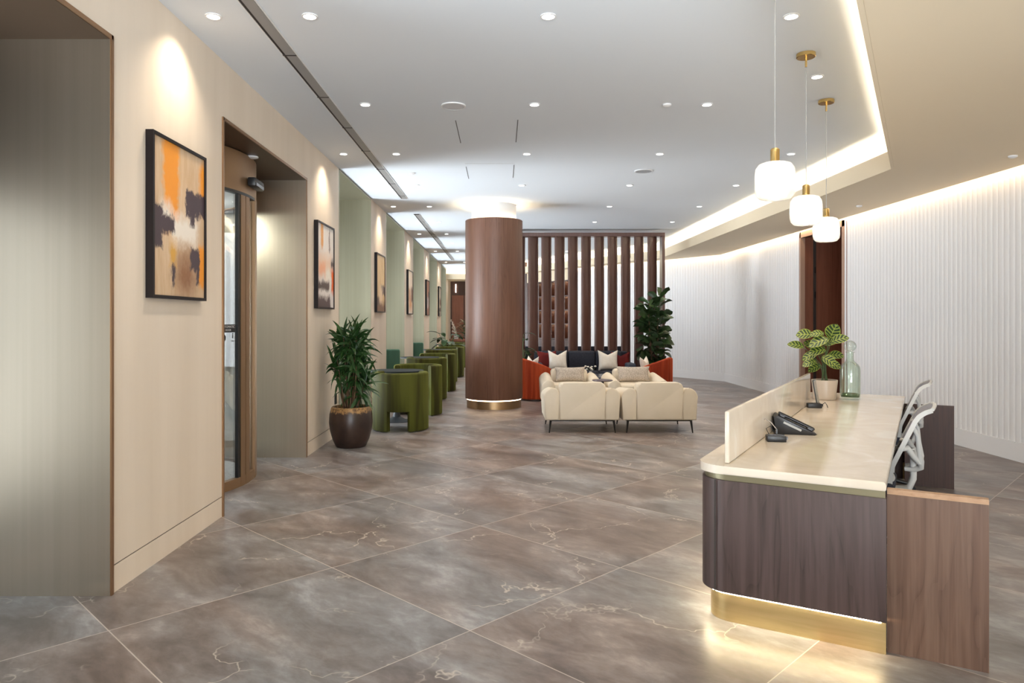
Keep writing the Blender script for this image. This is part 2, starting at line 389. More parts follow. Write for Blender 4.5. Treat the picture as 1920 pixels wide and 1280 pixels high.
# ------------------------------------------------------------------ mesh helpers
class B:
    def __init__(s):
        s.bm = bmesh.new(); s.uv = s.bm.loops.layers.uv.new('UVMap')
    def box(s, x0, x1, y0, y1, z0, z1, bev=0.0, seg=2):
        vs = [s.bm.verts.new((x, y, z)) for z in (z0, z1) for y in (y0, y1) for x in (x0, x1)]
        q = [(0, 2, 3, 1), (4, 5, 7, 6), (0, 1, 5, 4), (2, 6, 7, 3), (0, 4, 6, 2), (1, 3, 7, 5)]
        fs = [s.bm.faces.new([vs[i] for i in f]) for f in q]
        if bev > 0:
            es = list({e for f in fs for e in f.edges})
            bmesh.ops.bevel(s.bm, geom=es, offset=bev, segments=seg, profile=0.5, affect='EDGES')
        return s
    def obox(s, mtx, sx, sy, sz, bev=0.0, seg=2):
        """box of full size sx, sy, sz centred on matrix mtx"""
        before = set(s.bm.verts)
        s.box(-sx/2, sx/2, -sy/2, sy/2, -sz/2, sz/2, bev, seg)
        for v in s.bm.verts:
            if v not in before: v.co = mtx @ v.co
        return s
    def lathe(s, prof, n=32, c=(0, 0, 0), rib=0.0, nr=0, ax=None):
        rows = []
        for (r, z) in prof:
            if r < 1e-5:
                rows.append([s.bm.verts.new((c[0], c[1], c[2]+z))]); continue
            row = []
            for k in range(n):
                a = 2*PI*k/n
                rr = r*(1 + (rib*math.cos(a*nr) if nr else 0))
                row.append(s.bm.verts.new((c[0]+rr*math.cos(a), c[1]+rr*math.sin(a), c[2]+z)))
            rows.append(row)
        for p, q in zip(rows, rows[1:]):
            if len(p) == 1 and len(q) == 1: continue
            for k in range(n):
                k2 = (k+1) % n
                if len(p) == 1: s.bm.faces.new((p[0], q[k2], q[k]))
                elif len(q) == 1: s.bm.faces.new((p[k], p[k2], q[0]))
                else: s.bm.faces.new((p[k], p[k2], q[k2], q[k]))
        return s
    def cyl(s, c, r, z0, z1, n=24, r2=None):
        r2 = r if r2 is None else r2
        return s.lathe([(0, z0), (r, z0), (r2, z1), (0, z1)], n, c)
    def tube(s, pts, r, n=8, caps=True):
        pts = [Vector(p) for p in pts]
        rs = r if isinstance(r, (list, tuple)) else [r]*len(pts)
        rows = []; up = Vector((0, 0, 1))
        ref = None
        for i, p in enumerate(pts):
            t = (pts[min(i+1, len(pts)-1)] - pts[max(i-1, 0)]).normalized()
            if ref is None:
                ref = up if abs(t.z) < 0.9 else Vector((1, 0, 0))
            a = t.cross(ref)
            if a.length < 1e-4: a = t.cross(Vector((0, 1, 0)))
            a.normalize(); b = t.cross(a).normalized(); ref = -b if False else ref
            rows.append([s.bm.verts.new(p + rs[i]*(math.cos(2*PI*k/n)*a + math.sin(2*PI*k/n)*b)) for k in range(n)])
        for p, q in zip(rows, rows[1:]):
            for k in range(n):
                s.bm.faces.new((p[k], p[(k+1) % n], q[(k+1) % n], q[k]))
        if caps:
            s.bm.faces.new(rows[0][::-1]); s.bm.faces.new(rows[-1])
        return s
    def prism(s, poly, z0, z1, bev=0.0, seg=3):
        n = len(poly)
        lo = [s.bm.verts.new((x, y, z0)) for x, y in poly]; hi = [s.bm.verts.new((x, y, z1)) for x, y in poly]
        fs = [s.bm.faces.new(lo[::-1]), s.bm.faces.new(hi)]
        for k in range(n):
            fs.append(s.bm.faces.new((lo[k], lo[(k+1) % n], hi[(k+1) % n], hi[k])))
        if bev > 0:
            es = [e for e in fs[1].edges] + [e for e in fs[0].edges]
            bmesh.ops.bevel(s.bm, geom=es, offset=bev, segments=seg, profile=0.5, affect='EDGES')
        return s
    def strip(s, path, t, z0, z1):
        """wall of thickness t to the right of the path"""
        off = offset_path(path, t)
        for i in range(len(path)-1):
            s.prism([path[i], path[i+1], off[i+1], off[i]], z0, z1)
        return s
    def grid(s, fn, nu, nv, closeu=False):
        g = [[s.bm.verts.new(fn(i/nu, j/nv)) for i in range(nu if closeu else nu+1)] for j in range(nv+1)]
        for j in range(nv):
            for i in range(nu):
                i2 = (i+1) % nu if closeu else i+1
                f = s.bm.faces.new((g[j][i], g[j][i2], g[j+1][i2], g[j+1][i]))
                for lp, (a, b) in zip(f.loops, ((i, j), (i+1, j), (i+1, j+1), (i, j+1))):
                    lp[s.uv].uv = (a/nu, b/nv)
        return g
    def leaf(s, base, d, length, width, droop=0.5, n=7, fold=0.25, shape='strap', wave=0.0, face=None):
        p = Vector(base); d = Vector(d).normalized()
        side = d.cross(Vector((0, 0, 1)))
        if side.length < 0.05: side = Vector((random.uniform(-1, 1), random.uniform(-1, 1), 0))
        if face is not None: side = d.cross(Vector(face))
        side.normalize()
        st = length/n; rows = []
        for i in range(n+1):
            t = i/n
            if shape == 'strap': w = (0.35 + 0.65*min(1, t*4))*(1 - t**3.0)
            elif shape == 'oval': w = math.sin(PI*min(1, (t*0.97+0.03)))**0.62
            elif shape == 'fiddle': w = (0.35+0.65*t**0.7)*(1-max(0, t-0.72)**2*12.5)
            else: w = math.sin(PI*t**0.8)
            w = max(w, 0.02)*width/2
            nrm = side.cross(d).normalized()
            wv = wave*math.sin(t*PI*4)
            rows.append([(s.bm.verts.new(p - side*w + nrm*(w*fold + wv*w)), 0), (s.bm.verts.new(p), 0.5), (s.bm.verts.new(p + side*w + nrm*(w*fold - wv*w)), 1)])
            d = (d + Vector((0, 0, -droop/n))).normalized()
            p = p + d*st
        for i in range(n):
            a, b = rows[i], rows[i+1]
            for k in range(2):
                f = s.bm.faces.new((a[k][0], a[k+1][0], b[k+1][0], b[k][0]))
                for lp, (u, v) in zip(f.loops, ((a[k][1], i/n), (a[k+1][1], i/n), (a[k+1][1], (i+1)/n), (a[k][1], (i+1)/n))):
                    lp[s.uv].uv = (u, v)
        return p
    def build(s, name, m, parent=None, smooth=35, loc=None, rotz=None, xf=None, normals=True):
        if normals: bmesh.ops.recalc_face_normals(s.bm, faces=s.bm.faces[:])
        if xf is not None: s.bm.transform(xf)
        me = bpy.data.meshes.new(name); s.bm.to_mesh(me); s.bm.free()
        me.materials.append(m if not isinstance(m, str) else M[m])
        if smooth:
            me.shade_smooth()
            me.set_sharp_from_angle(angle=R(smooth))
        o = bpy.data.objects.new(name, me); COL.objects.link(o)
        if parent: o.parent = parent
        if loc: o.location = loc
        if rotz is not None: o.rotation_euler = (0, 0, rotz)
        return o

def offset_path(path, t):
    out = []
    for i, p in enumerate(path):
        ns = []
        for a, b in ((i-1, i), (i, i+1)):
            if a < 0 or b >= len(path): continue
            dx, dy = path[b][0]-path[a][0], path[b][1]-path[a][1]
            L = math.hypot(dx, dy); ns.append((dy/L, -dx/L))
        if len(ns) == 1: nx, ny, k = ns[0][0], ns[0][1], 1
        else:
            nx, ny = ns[0][0]+ns[1][0], ns[0][1]+ns[1][1]
            L = math.hypot(nx, ny); nx, ny = nx/L, ny/L
            k = 1/max(0.3, nx*ns[0][0]+ny*ns[0][1])
        out.append((p[0]+nx*t*k, p[1]+ny*t*k))
    return out

def thing(name, label, cat, loc=(0, 0, 0), rotz=0.0, group=None):
    o = bpy.data.objects.new(name, None); COL.objects.link(o)
    o.empty_display_size = 0.1
    o.location = loc; o.rotation_euler = (0, 0, rotz)
    o['label'] = label; o['category'] = cat
    if group: o['group'] = group
    return o
def tag(o, label, cat, group=None):
    o['label'] = label; o['category'] = cat
    if group: o['group'] = group
    return o
def struct(o):
    o['kind'] = 'structure'
    return o
def dup(root, loc, rotz=None, label=None, group=None):
    def cp(o, parent):
        c = o.copy(); COL.objects.link(c)
        if parent: c.parent = parent
        for ch in o.children: cp(ch, c)
        return c
    r = cp(root, None)
    r.location = loc
    if rotz is not None: r.rotation_euler = (0, 0, rotz)
    if label: r['label'] = label
    if group: r['group'] = group
    return r

# ------------------------------------------------------------------ the room
WX = -2.13      # face of the window wall
RX = 5.5        # face of the fluted wall
YB, YE = -4.0, 28.7
struct(B().box(-3.72, 7.2, YB-0.2, YE+0.2, -0.12, 0.0).build('floor', 'floor', smooth=0))
struct(B().box(-3.72, 7.2, YB-0.2, YE+0.2, CEIL, CEIL+0.12).build('ceiling', 'ceiling', smooth=0))
struct(B().box(-30, -3.72, -20, 45, -0.14, -0.02).build('ground', noisy('pale_paving', (0.55, 0.56, 0.54), (0.66, 0.66, 0.64), 2.0, rough=0.8), smooth=0))

# dropped soffit with lit cove
lip = [(-2.13, -3.09), (4.16, 7.5), (4.16, 18.2), (2.33, 21.1), (-1.15, 27.6), (-2.13, 27.6)]
inner = [(-2.13, YE), (-0.3, YE), (-0.3, 26.5), (0.9, 24.4), (2.25, 22.05), (5.38, 17.36), (5.38, YB), (-2.13, YB)]
struct(B().prism(lip + inner, EX, EX+0.04).build('ceiling_soffit', 'soffit', smooth=0))
struct(B().strip(offset_path(lip, -0.03), 0.0295, EX-0.002, EX+0.20).build('trim_1', 'soffit', smooth=0))
back = offset_path(lip, 0.30)
struct(B().strip(back, 0.03, EX+0.04, CEIL).build('trim_2', 'ceiling', smooth=0))
ledp = offset_path(lip, 0.10)
tag(B().strip(ledp, 0.05, EX+0.045, EX+0.06).build('cove_light', 'led_cove', smooth=0),
    'long warm light strip hidden behind the soffit edge beside the raised ceiling', 'light strip')
wl = [(5.40, YB+0.1), (5.40, 17.38), (2.30, 22.08)]
tag(B().strip(wl, 0.015, EX+0.01, EX+0.035).build('wall_washer_light', 'led_wall', smooth=0),
    'warm light strip in the slot where the soffit meets the white fluted wall', 'light strip')

# window wall: cream piers between metal lined bays
def pier(y0, y1, z1, k):
    B().box(-3.70, WX, y0, y1, 0, z1)
piers = [(-4.0, -2.55), (-0.15, 1.45), (3.88, 5.42), (7.77, 9.32), (11.62, 13.17), (15.65, 17.22), (19.6, 21.1), (23.6, 25.25), (27.5, YE)]
for (y0, y1) in piers:
    struct(B().box(-3.70, WX, y0, y1, 0.155, CEIL).build('wall_left', 'cream', smooth=0))
    bb = B().box(-3.70, WX+0.0, y0, y1, 0.0, 0.148)
    struct(bb.build('baseboard_left', 'cream', smooth=0))
    struct(B().box(-3.69, WX-0.006, y0+0.002, y1-0.002, 0.146, 0.157).build('trim_3', 'dark', smooth=0))
for i, (a, b, h) in enumerate(BAYS):
    if h < CEIL:
        struct(B().box(-3.70, WX, a, b, h, CEIL).build('wall_left', 'cream', smooth=0))
    # lining: two jambs and the head
    t = 0.022; hh = min(h, CEIL-0.001)
    lin = B()
    lin.box(-3.68, WX+0.004, a, a+t, 0, hh); lin.box(-3.68, WX+0.004, b-t, b, 0, hh); 
    hd = B().box(-3.68, WX+0.004, a+t, b-t, hh-t, hh)
    struct(hd.build('trim_%d' % (30+i), 'head_dark' if h < CEIL else 'metal_sage', smooth=0))
    w = struct(lin.build('trim_%d' % (10+i), 'metal' if h < CEIL else 'metal_sage', smooth=0))
    if h < CEIL:
        ed = B()
        for (p, q) in ((a-0.004, a+0.018), (b-0.018, b+0.004)):
            ed.box(WX-0.01, WX+0.012, p, q, 0, h+0.004)
        ed.box(WX-0.01, WX+0.012, a, b, h-0.02, h+0.004)
        struct(ed.build('trim_%d' % (20+i), 'bronze', smooth=0))
    if i != 2:
        f = B()
        for (p, q) in ((a+t, a+t+0.06), (b-t-0.06, b-t), ((a+b)/2-0.03, (a+b)/2+0.03)):
            f.box(-3.66, -3.58, p, q, 0, hh-t)
        f.box(-3.66, -3.58, a+t, b-t, 0, 0.08); f.box(-3.66, -3.58, a+t, b-t, hh-t-0.08, hh-t)
        top = hh-t
        if h < CEIL:
            top = 2.35
            f.box(-3.66, -3.56, a+t, b-t, 2.35, hh-t)  # unseen opaque transom, added to keep daylight off the upper jambs
        fo = struct(f.build('window_%d' % (i+1), 'head_dark' if h < CEIL else 'bronze_dark', smooth=0))
        B().box(-3.63, -3.61, a+t+0.05, b-t-0.05, 0.07, top-0.07 if h >= CEIL else top+0.01).build('pane', 'glass', fo, smooth=0)

# fluted wall opposite
def fluted(name, p0, p1, flip_end=0.0):
    dx, dy = p1[0]-p0[0], p1[1]-p0[1]; L = math.hypot(dx, dy)
    ux, uy = dx/L, dy/L; nx, ny = -uy, ux      # normal into the room when the path runs away from the camera on the right
    per = 0.088; nseg = max(1, round(L/per)); prof = []
    for k in range(nseg):
        for f, dep in ((0.0, 0.0), (0.12, 0.006), (0.32, 0.009), (0.60, 0.009), (0.82, 0.006), (0.94, 0.0)):
            prof.append(((k+f)/nseg*L, dep))
    prof.append((L, 0.0))
    poly = [(p0[0]+ux*s+nx*d, p0[1]+uy*s+ny*d) for s, d in prof]
    poly += [(p1[0]-nx*0.12, p1[1]-ny*0.12), (p0[0]-nx*0.12, p0[1]-ny*0.12)]
    struct(B().prism(poly, 0.2, CEIL).build(name, 'flute', smooth=0))
    base = [(p0[0]+nx*0.018, p0[1]+ny*0.018), (p1[0]+nx*0.018, p1[1]+ny*0.018), (p1[0]-nx*0.12, p1[1]-ny*0.12), (p0[0]-nx*0.12, p0[1]-ny*0.12)]
    struct(B().prism(base, 0, 0.2).build(name.replace('wall', 'baseboard'), 'flute', smooth=0))
fluted('wall_right', (RX, YB), (RX, 11.36))
fluted('wall_right', (RX, 12.97), (RX, 17.4))
fluted('wall_right', (RX, 17.4), (2.35, 22.1))
# wood lined doorway in the fluted wall
dn = B()
dn.box(RX-0.005, 6.9, 12.95, 13.09, 0, 3.02); dn.box(RX-0.005, 6.9, 11.24, 11.38, 0, 3.02)
dn.box(RX-0.005, 6.9, 11.24, 13.09, 3.0, 3.08)
door2 = struct(dn.build('door_2', 'wood_door', smooth=0))
B().box(6.80, 6.85, 11.38, 12.95, 0, 3.0).build('door_leaf', 'wood_door', door2, smooth=0)
g = B().box(5.70, 5.745, 12.925, 12.96, 0, 3.0).build('rebate', 'dark', door2, smooth=0)
for z in (0.9, 1.9, 2.35):
    B().box(5.71, 5.74, 12.915, 12.935, z, z+0.12).build('hinge', 'blackm', door2, smooth=0)
struct(B().box(RX-0.03, RX+0.05, 11.34, 11.385, 0, 3.1).box(RX-0.03, RX+0.05, 12.945, 12.99, 0, 3.1).box(RX-0.03, RX+0.05, 11.34, 12.99, 3.0, 3.1)
       .build('trim_30', mat('rosy_door_trim', (0.46, 0.30, 0.22), 0.5), smooth=0))
struct(B().box(RX, RX+0.12, 11.36, 12.97, 3.08, CEIL).build('wall_right', 'flute', smooth=0))
# far end
struct(B().prism([(2.35, 22.1), (0.9, 24.4), (1.32, 24.67), (2.77, 22.37)], 2.78, CEIL).build('wall_back', 'soffit', smooth=0))
struct(B().prism([(0.9, 24.4), (-0.3, 26.5), (0.05, 26.7), (1.25, 24.6)], 0, CEIL).build('wall_back', 'wood_dark', smooth=0))
struct(B().prism([(-0.3, 26.5), (-0.3, 28.9), (-0.1, 28.9), (0.05, 26.7)], 0, CEIL).build('wall_back', 'soffit', smooth=0))
struct(B().box(-3.7, -0.1, YE, YE+0.15, 0, CEIL).build('wall_back', 'cream', smooth=0))
dd = B().box(-2.03, -0.42, YE-0.06, YE+0.02, 0, 3.06)
d3 = struct(dd.build('door_3', 'wood_dark', smooth=0))
for k in range(3):
    B().box(-1.97+k*0.51, -1.50+k*0.51, YE-0.085, YE-0.06, 0.05, 2.5).build('door_panel', 'wood_door', d3, smooth=0)
B().box(-1.83, -1.80, YE-0.10, YE-0.06, 2.62, 2.95).build('handle_strip', M['lens'], d3, smooth=0)  # door handle strip, its pale look put in as glow
# wall behind the camera with a wide window
rw = B()
rw.box(-3.7, -1.7, YB-0.15, YB, 0, CEIL); rw.box(2.6, 7.2, YB-0.15, YB, 0, CEIL)
rw.box(-1.7, 2.6, YB-0.15, YB, 3.0, CEIL); rw.box(-1.7, 2.6, YB-0.15, YB, 0, 0.35)
struct(rw.build('wall_front', 'soffit', smooth=0))
f = B()
for x in (-1.7, 0.45, 2.53):
    f.box(x, x+0.07, YB-0.12, YB-0.04, 0.35, 3.0)
f.box(-1.7, 2.6, YB-0.12, YB-0.04, 0.35, 0.42); f.box(-1.7, 2.6, YB-0.12, YB-0.04, 2.93, 3.0)
fo = struct(f.build('window_9', 'bronze_dark', smooth=0))
B().box(-1.66, 2.56, YB-0.09, YB-0.07, 0.40, 2.95).build('pane', 'glass', fo, smooth=0)
# pale building across the street, seen through the entrance
fb = B().box(-14.4, -14, -2, 30, -0.02, 9)
fo = struct(fb.build('wall_outside', mat('pale_facade', (0.62, 0.64, 0.60), 0.8), smooth=0))
for k in range(9):
    B().box(-14.02, -13.9, -1+k*3.4, 1.0+k*3.4, 0.3, 3.6).build('shop_window', mat('shop_glass', (0.10, 0.14, 0.15), 0.1), fo, smooth=0)

# electrical socket on the second pier
tag(B().box(WX, WX+0.012, 9.08, 9.17, 0.42, 0.56, 0.003, 1).build('wall_socket', 'black'), 'small black socket plate on the cream pier behind the potted palm', 'socket')
# ------------------------------------------------------------------ ceiling fittings
rows = [4.64, 6.54, 8.48, 10.46, 12.40, 14.35, 16.34, 18.3, 20.4, 22.35, 24.3]
ORD = ['first', 'second', 'third', 'fourth', 'fifth', 'sixth', 'seventh', 'eighth', 'ninth', 'tenth', 'eleventh']
def spot(parent, power, cone, blend, color, aim=(0, 0, 0)):
    d = bpy.data.lights.new('lamp', 'SPOT')
    d.energy = power; d.spot_size = R(cone); d.spot_blend = blend; d.color = color; d.shadow_soft_size = 0.035
    o = bpy.data.objects.new('lamp', d); COL.objects.link(o)
    o.parent = parent; o.location = (0, 0, -0.022); o.rotation_euler = aim
    return o
def make_downlight(kind):
    t = thing('downlight', '', 'downlight', (0, 0, CEIL))
    B().lathe([(0.043, -0.001), (0.052, -0.001), (0.052, -0.007), (0.041, -0.009), (0.041, -0.001)], 28).build('trim_ring', 'white', t)
    B().lathe([(0, -0.001), (0.0405, -0.001), (0.0405, -0.006), (0, -0.006)], 28).build('lens', 'lens', t)
    if kind == 'wash': spot(t, 28, 112, 1.0, (1.0, 0.84, 0.64), (0, R(10), 0))
    else: spot(t, 34, 100, 0.8, (1.0, 0.84, 0.66))
    return t
proto = {'wash': None, 'down': None}
def downlight(kind, x, y, label):
    if proto[kind] is None:
        proto[kind] = make_downlight(kind); o = proto[kind]; o.location = (x, y, CEIL)
        o['label'] = label; o['group'] = 'ceiling downlights'
    else:
        o = dup(proto[kind], (x, y, CEIL), None, label, 'ceiling downlights')
for k, y in enumerate([4.64, 8.48, 12.40, 16.34, 20.4, 24.3]):
    downlight('wash', -1.88, y, 'round downlight close to the cream wall, above the %s painting from the entrance' % ORD[k])
cols = [(-1.25, 'beside the slot diffuser'), (0.31, 'in line with the wooden column'), (1.90, 'in line with the slatted screen'), (3.47, 'nearest the lit cove')]
for r, y in enumerate(rows):
    for (x, txt) in cols:
        if x > 3 and y < 8: continue
        if x > 1 and y > 17.5 and x > 3: continue
        if x > 1.5 and y > 21: continue
        if x > 0.2 and y > 24: continue
        downlight('down', x, y, 'round ceiling downlight %s, %s row into the room' % (txt, ORD[r]))
downlight('down', 2.58, 5.79, 'round ceiling downlight behind the brass pendant roses over the desk')

for n_, (y0, y1, txt) in enumerate([(2.3, 11.6, 'near'), (13.3, 23.4, 'far')]):
    t = thing('slot_diffuser', ('long dark linear air slot in the ceiling above the entrance side' if n_ == 0 else 'second linear air slot, beyond the gap, above the green tables'),
              'air diffuser', (-1.58, y0, CEIL), 0, 'linear air slots')
    L = y1-y0
    B().box(-0.055, 0.055, 0, L, -0.004, -0.001).build('backing', 'dark', t, smooth=0)
    B().box(-0.058, -0.050, 0, L, -0.008, -0.001).box(0.050, 0.058, 0, L, -0.008, -0.001).build('frame', 'trimw', t, smooth=0)
    B().box(-0.028, 0.048, 0.01, L-0.01, -0.010, -0.004).build('vane', mat('grey_vane', (0.30, 0.29, 0.28), 0.5), t, smooth=0)
    k = 0.0
    while k < L:
        B().box(-0.05, 0.05, k, k+0.012, -0.013, -0.004).build('bridge', 'dark', t, smooth=0); k += 1.0

for (x, y, r, lab) in [(-0.44, 6.58, 0.115, 'large white round ceiling speaker before the column'), (1.90, 9.45, 0.12, 'grey perforated round ceiling speaker near the screen')]:
    t = thing('ceiling_speaker', lab, 'speaker', (x, y, CEIL), 0, 'ceiling speakers')
    B().lathe([(r-0.012, -0.001), (r, -0.001), (r, -0.010), (r-0.012, -0.013)], 40).build('rim', 'white', t)
    B().lathe([(0, -0.001), (r-0.012, -0.001), (r-0.012, -0.009), (0, -0.011)], 40).build('grille', mat('speaker_grille', (0.62, 0.62, 0.63) if y < 7 else (0.36, 0.36, 0.37), 0.6), t)
for (x, y, z, lab) in [(1.53, 6.54, CEIL, 'small white smoke sensor in the ceiling near the column'), (4.98, 6.9, EX, 'small sensor disc under the beige soffit over the desk'),
                       (5.0, 9.9, EX, 'small sensor disc under the soffit before the wooden doorway'), (-1.2, 9.6, CEIL, 'tiny white sensor beside the slot diffuser')]:
    tag(B().lathe([(0, -0.001), (0.04, -0.001), (0.04, -0.014), (0.02, -0.024), (0, -0.024)], 24).build('smoke_detector', 'white', loc=(x, y, z)), lab, 'sensor', 'ceiling sensors')
tag(B().lathe([(0, 0), (0.055, 0), (0.055, -0.012), (0.03, -0.02), (0, -0.02)], 24).build('smoke_detector', 'white', loc=(-2.32, 6.62, 3.026)),
    'white disc sensor under the bronze entrance head', 'sensor', 'ceiling sensors')
for (x, y0, y1) in [(-0.455, 7.07, 7.97), (0.165, 7.05, 7.93), (-0.455, 9.2, 9.98), (0.165, 9.1, 9.9)]:
    struct(B().box(x, x+0.008, y0, y1, CEIL-0.002, CEIL+0.001).build('trim_40', mat('ceiling_joint', (0.10, 0.10, 0.10), 0.8), smooth=0))
struct(B().box(-0.455, 0.165, 9.02, 9.026, CEIL-0.002, CEIL+0.001).build('trim_41', mat('ceiling_joint_pale', (0.45, 0.45, 0.45), 0.8), smooth=0))

# ------------------------------------------------------------------ pendants over the desk
def make_pendant():
    t = thing('pendant_lamp', 'x', 'pendant lamp', (0, 0, 0))
    B().lathe([(0, CEIL-0.001), (0.068, CEIL-0.001), (0.068, CEIL-0.026), (0.064, CEIL-0.030), (0, CEIL-0.030)], 36).build('ceiling_rose', 'brass', t)
    B().tube([(0, 0, 2.50), (0, 0, CEIL-0.06)], 0.0028, 8).build('cord', mat('grey_cord', (0.35, 0.34, 0.33), 0.6), t)
    B().lathe([(0, CEIL-0.10), (0.008, CEIL-0.10), (0.008, CEIL-0.029), (0, CEIL-0.029)], 12).build('cord_grip', 'brass', t)
    B().lathe([(0, 2.512), (0.018, 2.512), (0.026, 2.504), (0.026, 2.44), (0.032, 2.43), (0.032, 2.425), (0, 2.425)], 28).build('lamp_cap', 'brass', t)
    z0, z1 = 2.205, 2.430
    prof = [(0.028, z1+0.001), (0.060, z1-0.002), (0.088, z1-0.012), (0.106, z1-0.038), (0.110, z1-0.070), (0.110, z0+0.060), (0.104, z0+0.030), (0.086, z0+0.010), (0.055, z0+0.002), (0.0, z0),
            ]
    sh = B().lathe(prof, 192, rib=0.030, nr=32)
    inner = [(max(r-0.004, 0), z + (0.004 if r < 0.05 else 0)) for r, z in prof]
    sh.lathe([(r, z) for r, z in inner], 80)
    s = sh.build('lamp_shade', 'shade', t, smooth=60)
    B().lathe([(0, 2.425), (0.016, 2.420), (0.018, 2.39), (0.030, 2.365), (0.034, 2.335), (0.028, 2.305), (0, 2.295)], 24).build('bulb', 'bulb', t)
    d = bpy.data.lights.new('lamp', 'POINT'); d.energy = 3.6; d.color = (1.0, 0.92, 0.80); d.shadow_soft_size = 0.05
    o = bpy.data.objects.new('lamp', d); COL.objects.link(o); o.parent = t; o.location = (0, 0, 2.33)
    return t
pend = make_pendant()
labs = ['ribbed glass pendant hanging lowest in view, its ceiling rose out of sight', 'middle ribbed glass pendant in the row of three over the desk',
        'ribbed glass pendant at the far end of the desk, before the wooden doorway']
for k, (x, y) in enumerate([(1.615, 4.18), (2.28, 5.30), (2.945, 6.42)]):
    if k == 0: o = pend; o.location = (x, y, 0); o['label'] = labs[0]; o['group'] = 'pendants over the desk'
    else: dup(pend, (x, y, 0), None, labs[k], 'pendants over the desk')

# ------------------------------------------------------------------ wooden column
t = thing('column', 'round walnut veneered column with white collar and glowing brass foot', 'column', (-0.12, 12.32, 0))
B().lathe([(0.30, 0.155), (0.495, 0.155), (0.497, 0.158), (0.497, 3.215), (0.492, 3.220), (0.470, 3.220), (0.470, 3.18), (0.30, 3.18)], 96).build('cladding', 'wood_col', t)
B().lathe([(0.0, 0.0), (0.470, 0.0), (0.470, 0.135), (0, 0.135)], 80).build('foot_ring', mat('bronze_foot', (0.42, 0.28, 0.15), 0.35, 0.9), t)
B().lathe([(0.0, 3.0), (0.385, 3.0), (0.385, CEIL), (0, CEIL)], 80).build('collar', 'ceiling', t)
B().lathe([(0.40, 3.181), (0.425, 3.181), (0.425, 3.195), (0.40, 3.195), (0.40, 3.181)], 64).build('light_ring', M['led'], t)
B().lathe([(0.35, 0.137), (0.472, 0.137), (0.472, 0.150), (0.35, 0.150), (0.35, 0.137)], 64).build('light_ring', emissive('foot_led', (1.0, 0.76, 0.50), 6), t)

# ------------------------------------------------------------------ slatted screen
SY = 15.6
t = thing('slatted_screen', 'tall walnut screen of vertical rounded fins behind the navy sofa', 'room divider', (0, SY, 0))
sx0, sx1 = -0.25, 3.58
B().box(sx0, sx1, -0.13, 0.13, 3.33, 3.41, 0.004, 1).build('top_rail', 'wood_fin', t)
B().box(sx0, sx1, -0.13, 0.13, 0.0, 0.08, 0.004, 1).build('bottom_rail', 'wood_fin', t)
B().box(sx1-0.06, sx1, -0.13, 0.13, 0.08, 3.33, 0.004, 1).build('post', 'wood_fin', t)
B().box(sx0, sx0+0.06, -0.13, 0.13, 0.08, 3.33, 0.004, 1).build('post', 'wood_fin', t)
def fin_poly(cx, ang, L=0.132, T=0.045):
    pts = []
    for k in range(28):
        a = 2*PI*k/28
        x = L*math.cos(a); y = T*math.copysign(abs(math.sin(a))**0.8, math.sin(a))
        pts.append((cx + x*math.cos(ang) - y*math.sin(ang), x*math.sin(ang) + y*math.cos(ang)))
    return pts
fx = 0.712 - 0.2905*2
k = 0
while fx < sx1-0.12:
    B().prism(fin_poly(fx, R(32)), 0.08, 3.33).build('fin', 'wood_fin', t)
    fx += 0.2905; k += 1

# ------------------------------------------------------------------ entrance: revolving door
DC = (-3.50, 6.58); DR = 1.165
t = struct(bpy.data.objects.new('door_1', None)); COL.objects.link(t); t.location = (DC[0], DC[1], 0)
t['label'] = 'revolving glass entrance door in bronze drum'
def arc_wall(r0, r1, a0, a1, z0, z1, n=24):
    b = B()
    pts = [(r1*math.cos(R(a0+(a1-a0)*k/n)), r1*math.sin(R(a0+(a1-a0)*k/n))) for k in range(n+1)]
    pts += [(r0*math.cos(R(a1+(a0-a1)*k/n)), r0*math.sin(R(a1+(a0-a1)*k/n))) for k in range(n+1)]
    return b.prism(pts, z0, z1)
arc_wall(DR-0.10, DR, -89, 89, 2.66, 3.02, 40).build('canopy_fascia', 'bronze_dark', t)
arc_wall(DR-0.045, DR+0.004, -89, 89, 2.635, 2.66, 40).build('fascia_seal', 'black', t)
arc_wall(0.0, DR-0.05, -180, 180, 2.67, 2.70, 48).build('drum_ceiling', 'trimw', t)
arc_wall(DR-0.05, DR, -70, 12, 0.0, 0.085, 30).build('bottom_rail', 'bronze_dark', t)
arc_wall(DR-0.030, DR-0.018, -70, -9, 0.085, 2.635, 30).build('curved_pane', 'glass', t)
arc_wall(DR-0.030, DR-0.018, 0.5, 9, 0.085, 2.635, 6).build('curved_pane', 'glass', t)
arc_wall(DR-0.035, DR-0.005, -10.5, -8.5, 0.085, 2.635, 2).build('seal', 'black', t)
arc_wall(DR-0.06, DR+0.002, -8.5, -4.4, 0.0, 2.635, 4).build('door_stile', 'bronze_dark', t)
arc_wall(DR-0.06, DR+0.002, -3.8, 0.5, 0.0, 2.635, 4).build('door_stile', 'bronze_dark', t)
arc_wall(DR-0.06, DR+0.004, 9, 23, 0.0, 2.66, 8).build('drum_post', 'bronze_dark', t)
arc_wall(DR-0.030, DR-0.018, 23, 76, 0.0, 2.635, 24).build('curved_pane', 'glass', t)
arc_wall(DR-0.06, DR+0.002, -86, -70, 0.0, 2.66, 10).build('drum_wall', 'bronze_dark', t)
fm = B()
fm.lathe([(0, 0.0), (DR-0.06, 0.0), (DR-0.06, 0.012), (0, 0.012)], 64)
fm.build('entrance_mat', noisy('ribbed_mat', (0.42, 0.43, 0.42), (0.62, 0.63, 0.62), 60, rough=0.9), t)
B().cyl((0, 0, 0), 0.035, 0.012, 2.67, 20).build('centre_post', 'greyplastic', t)
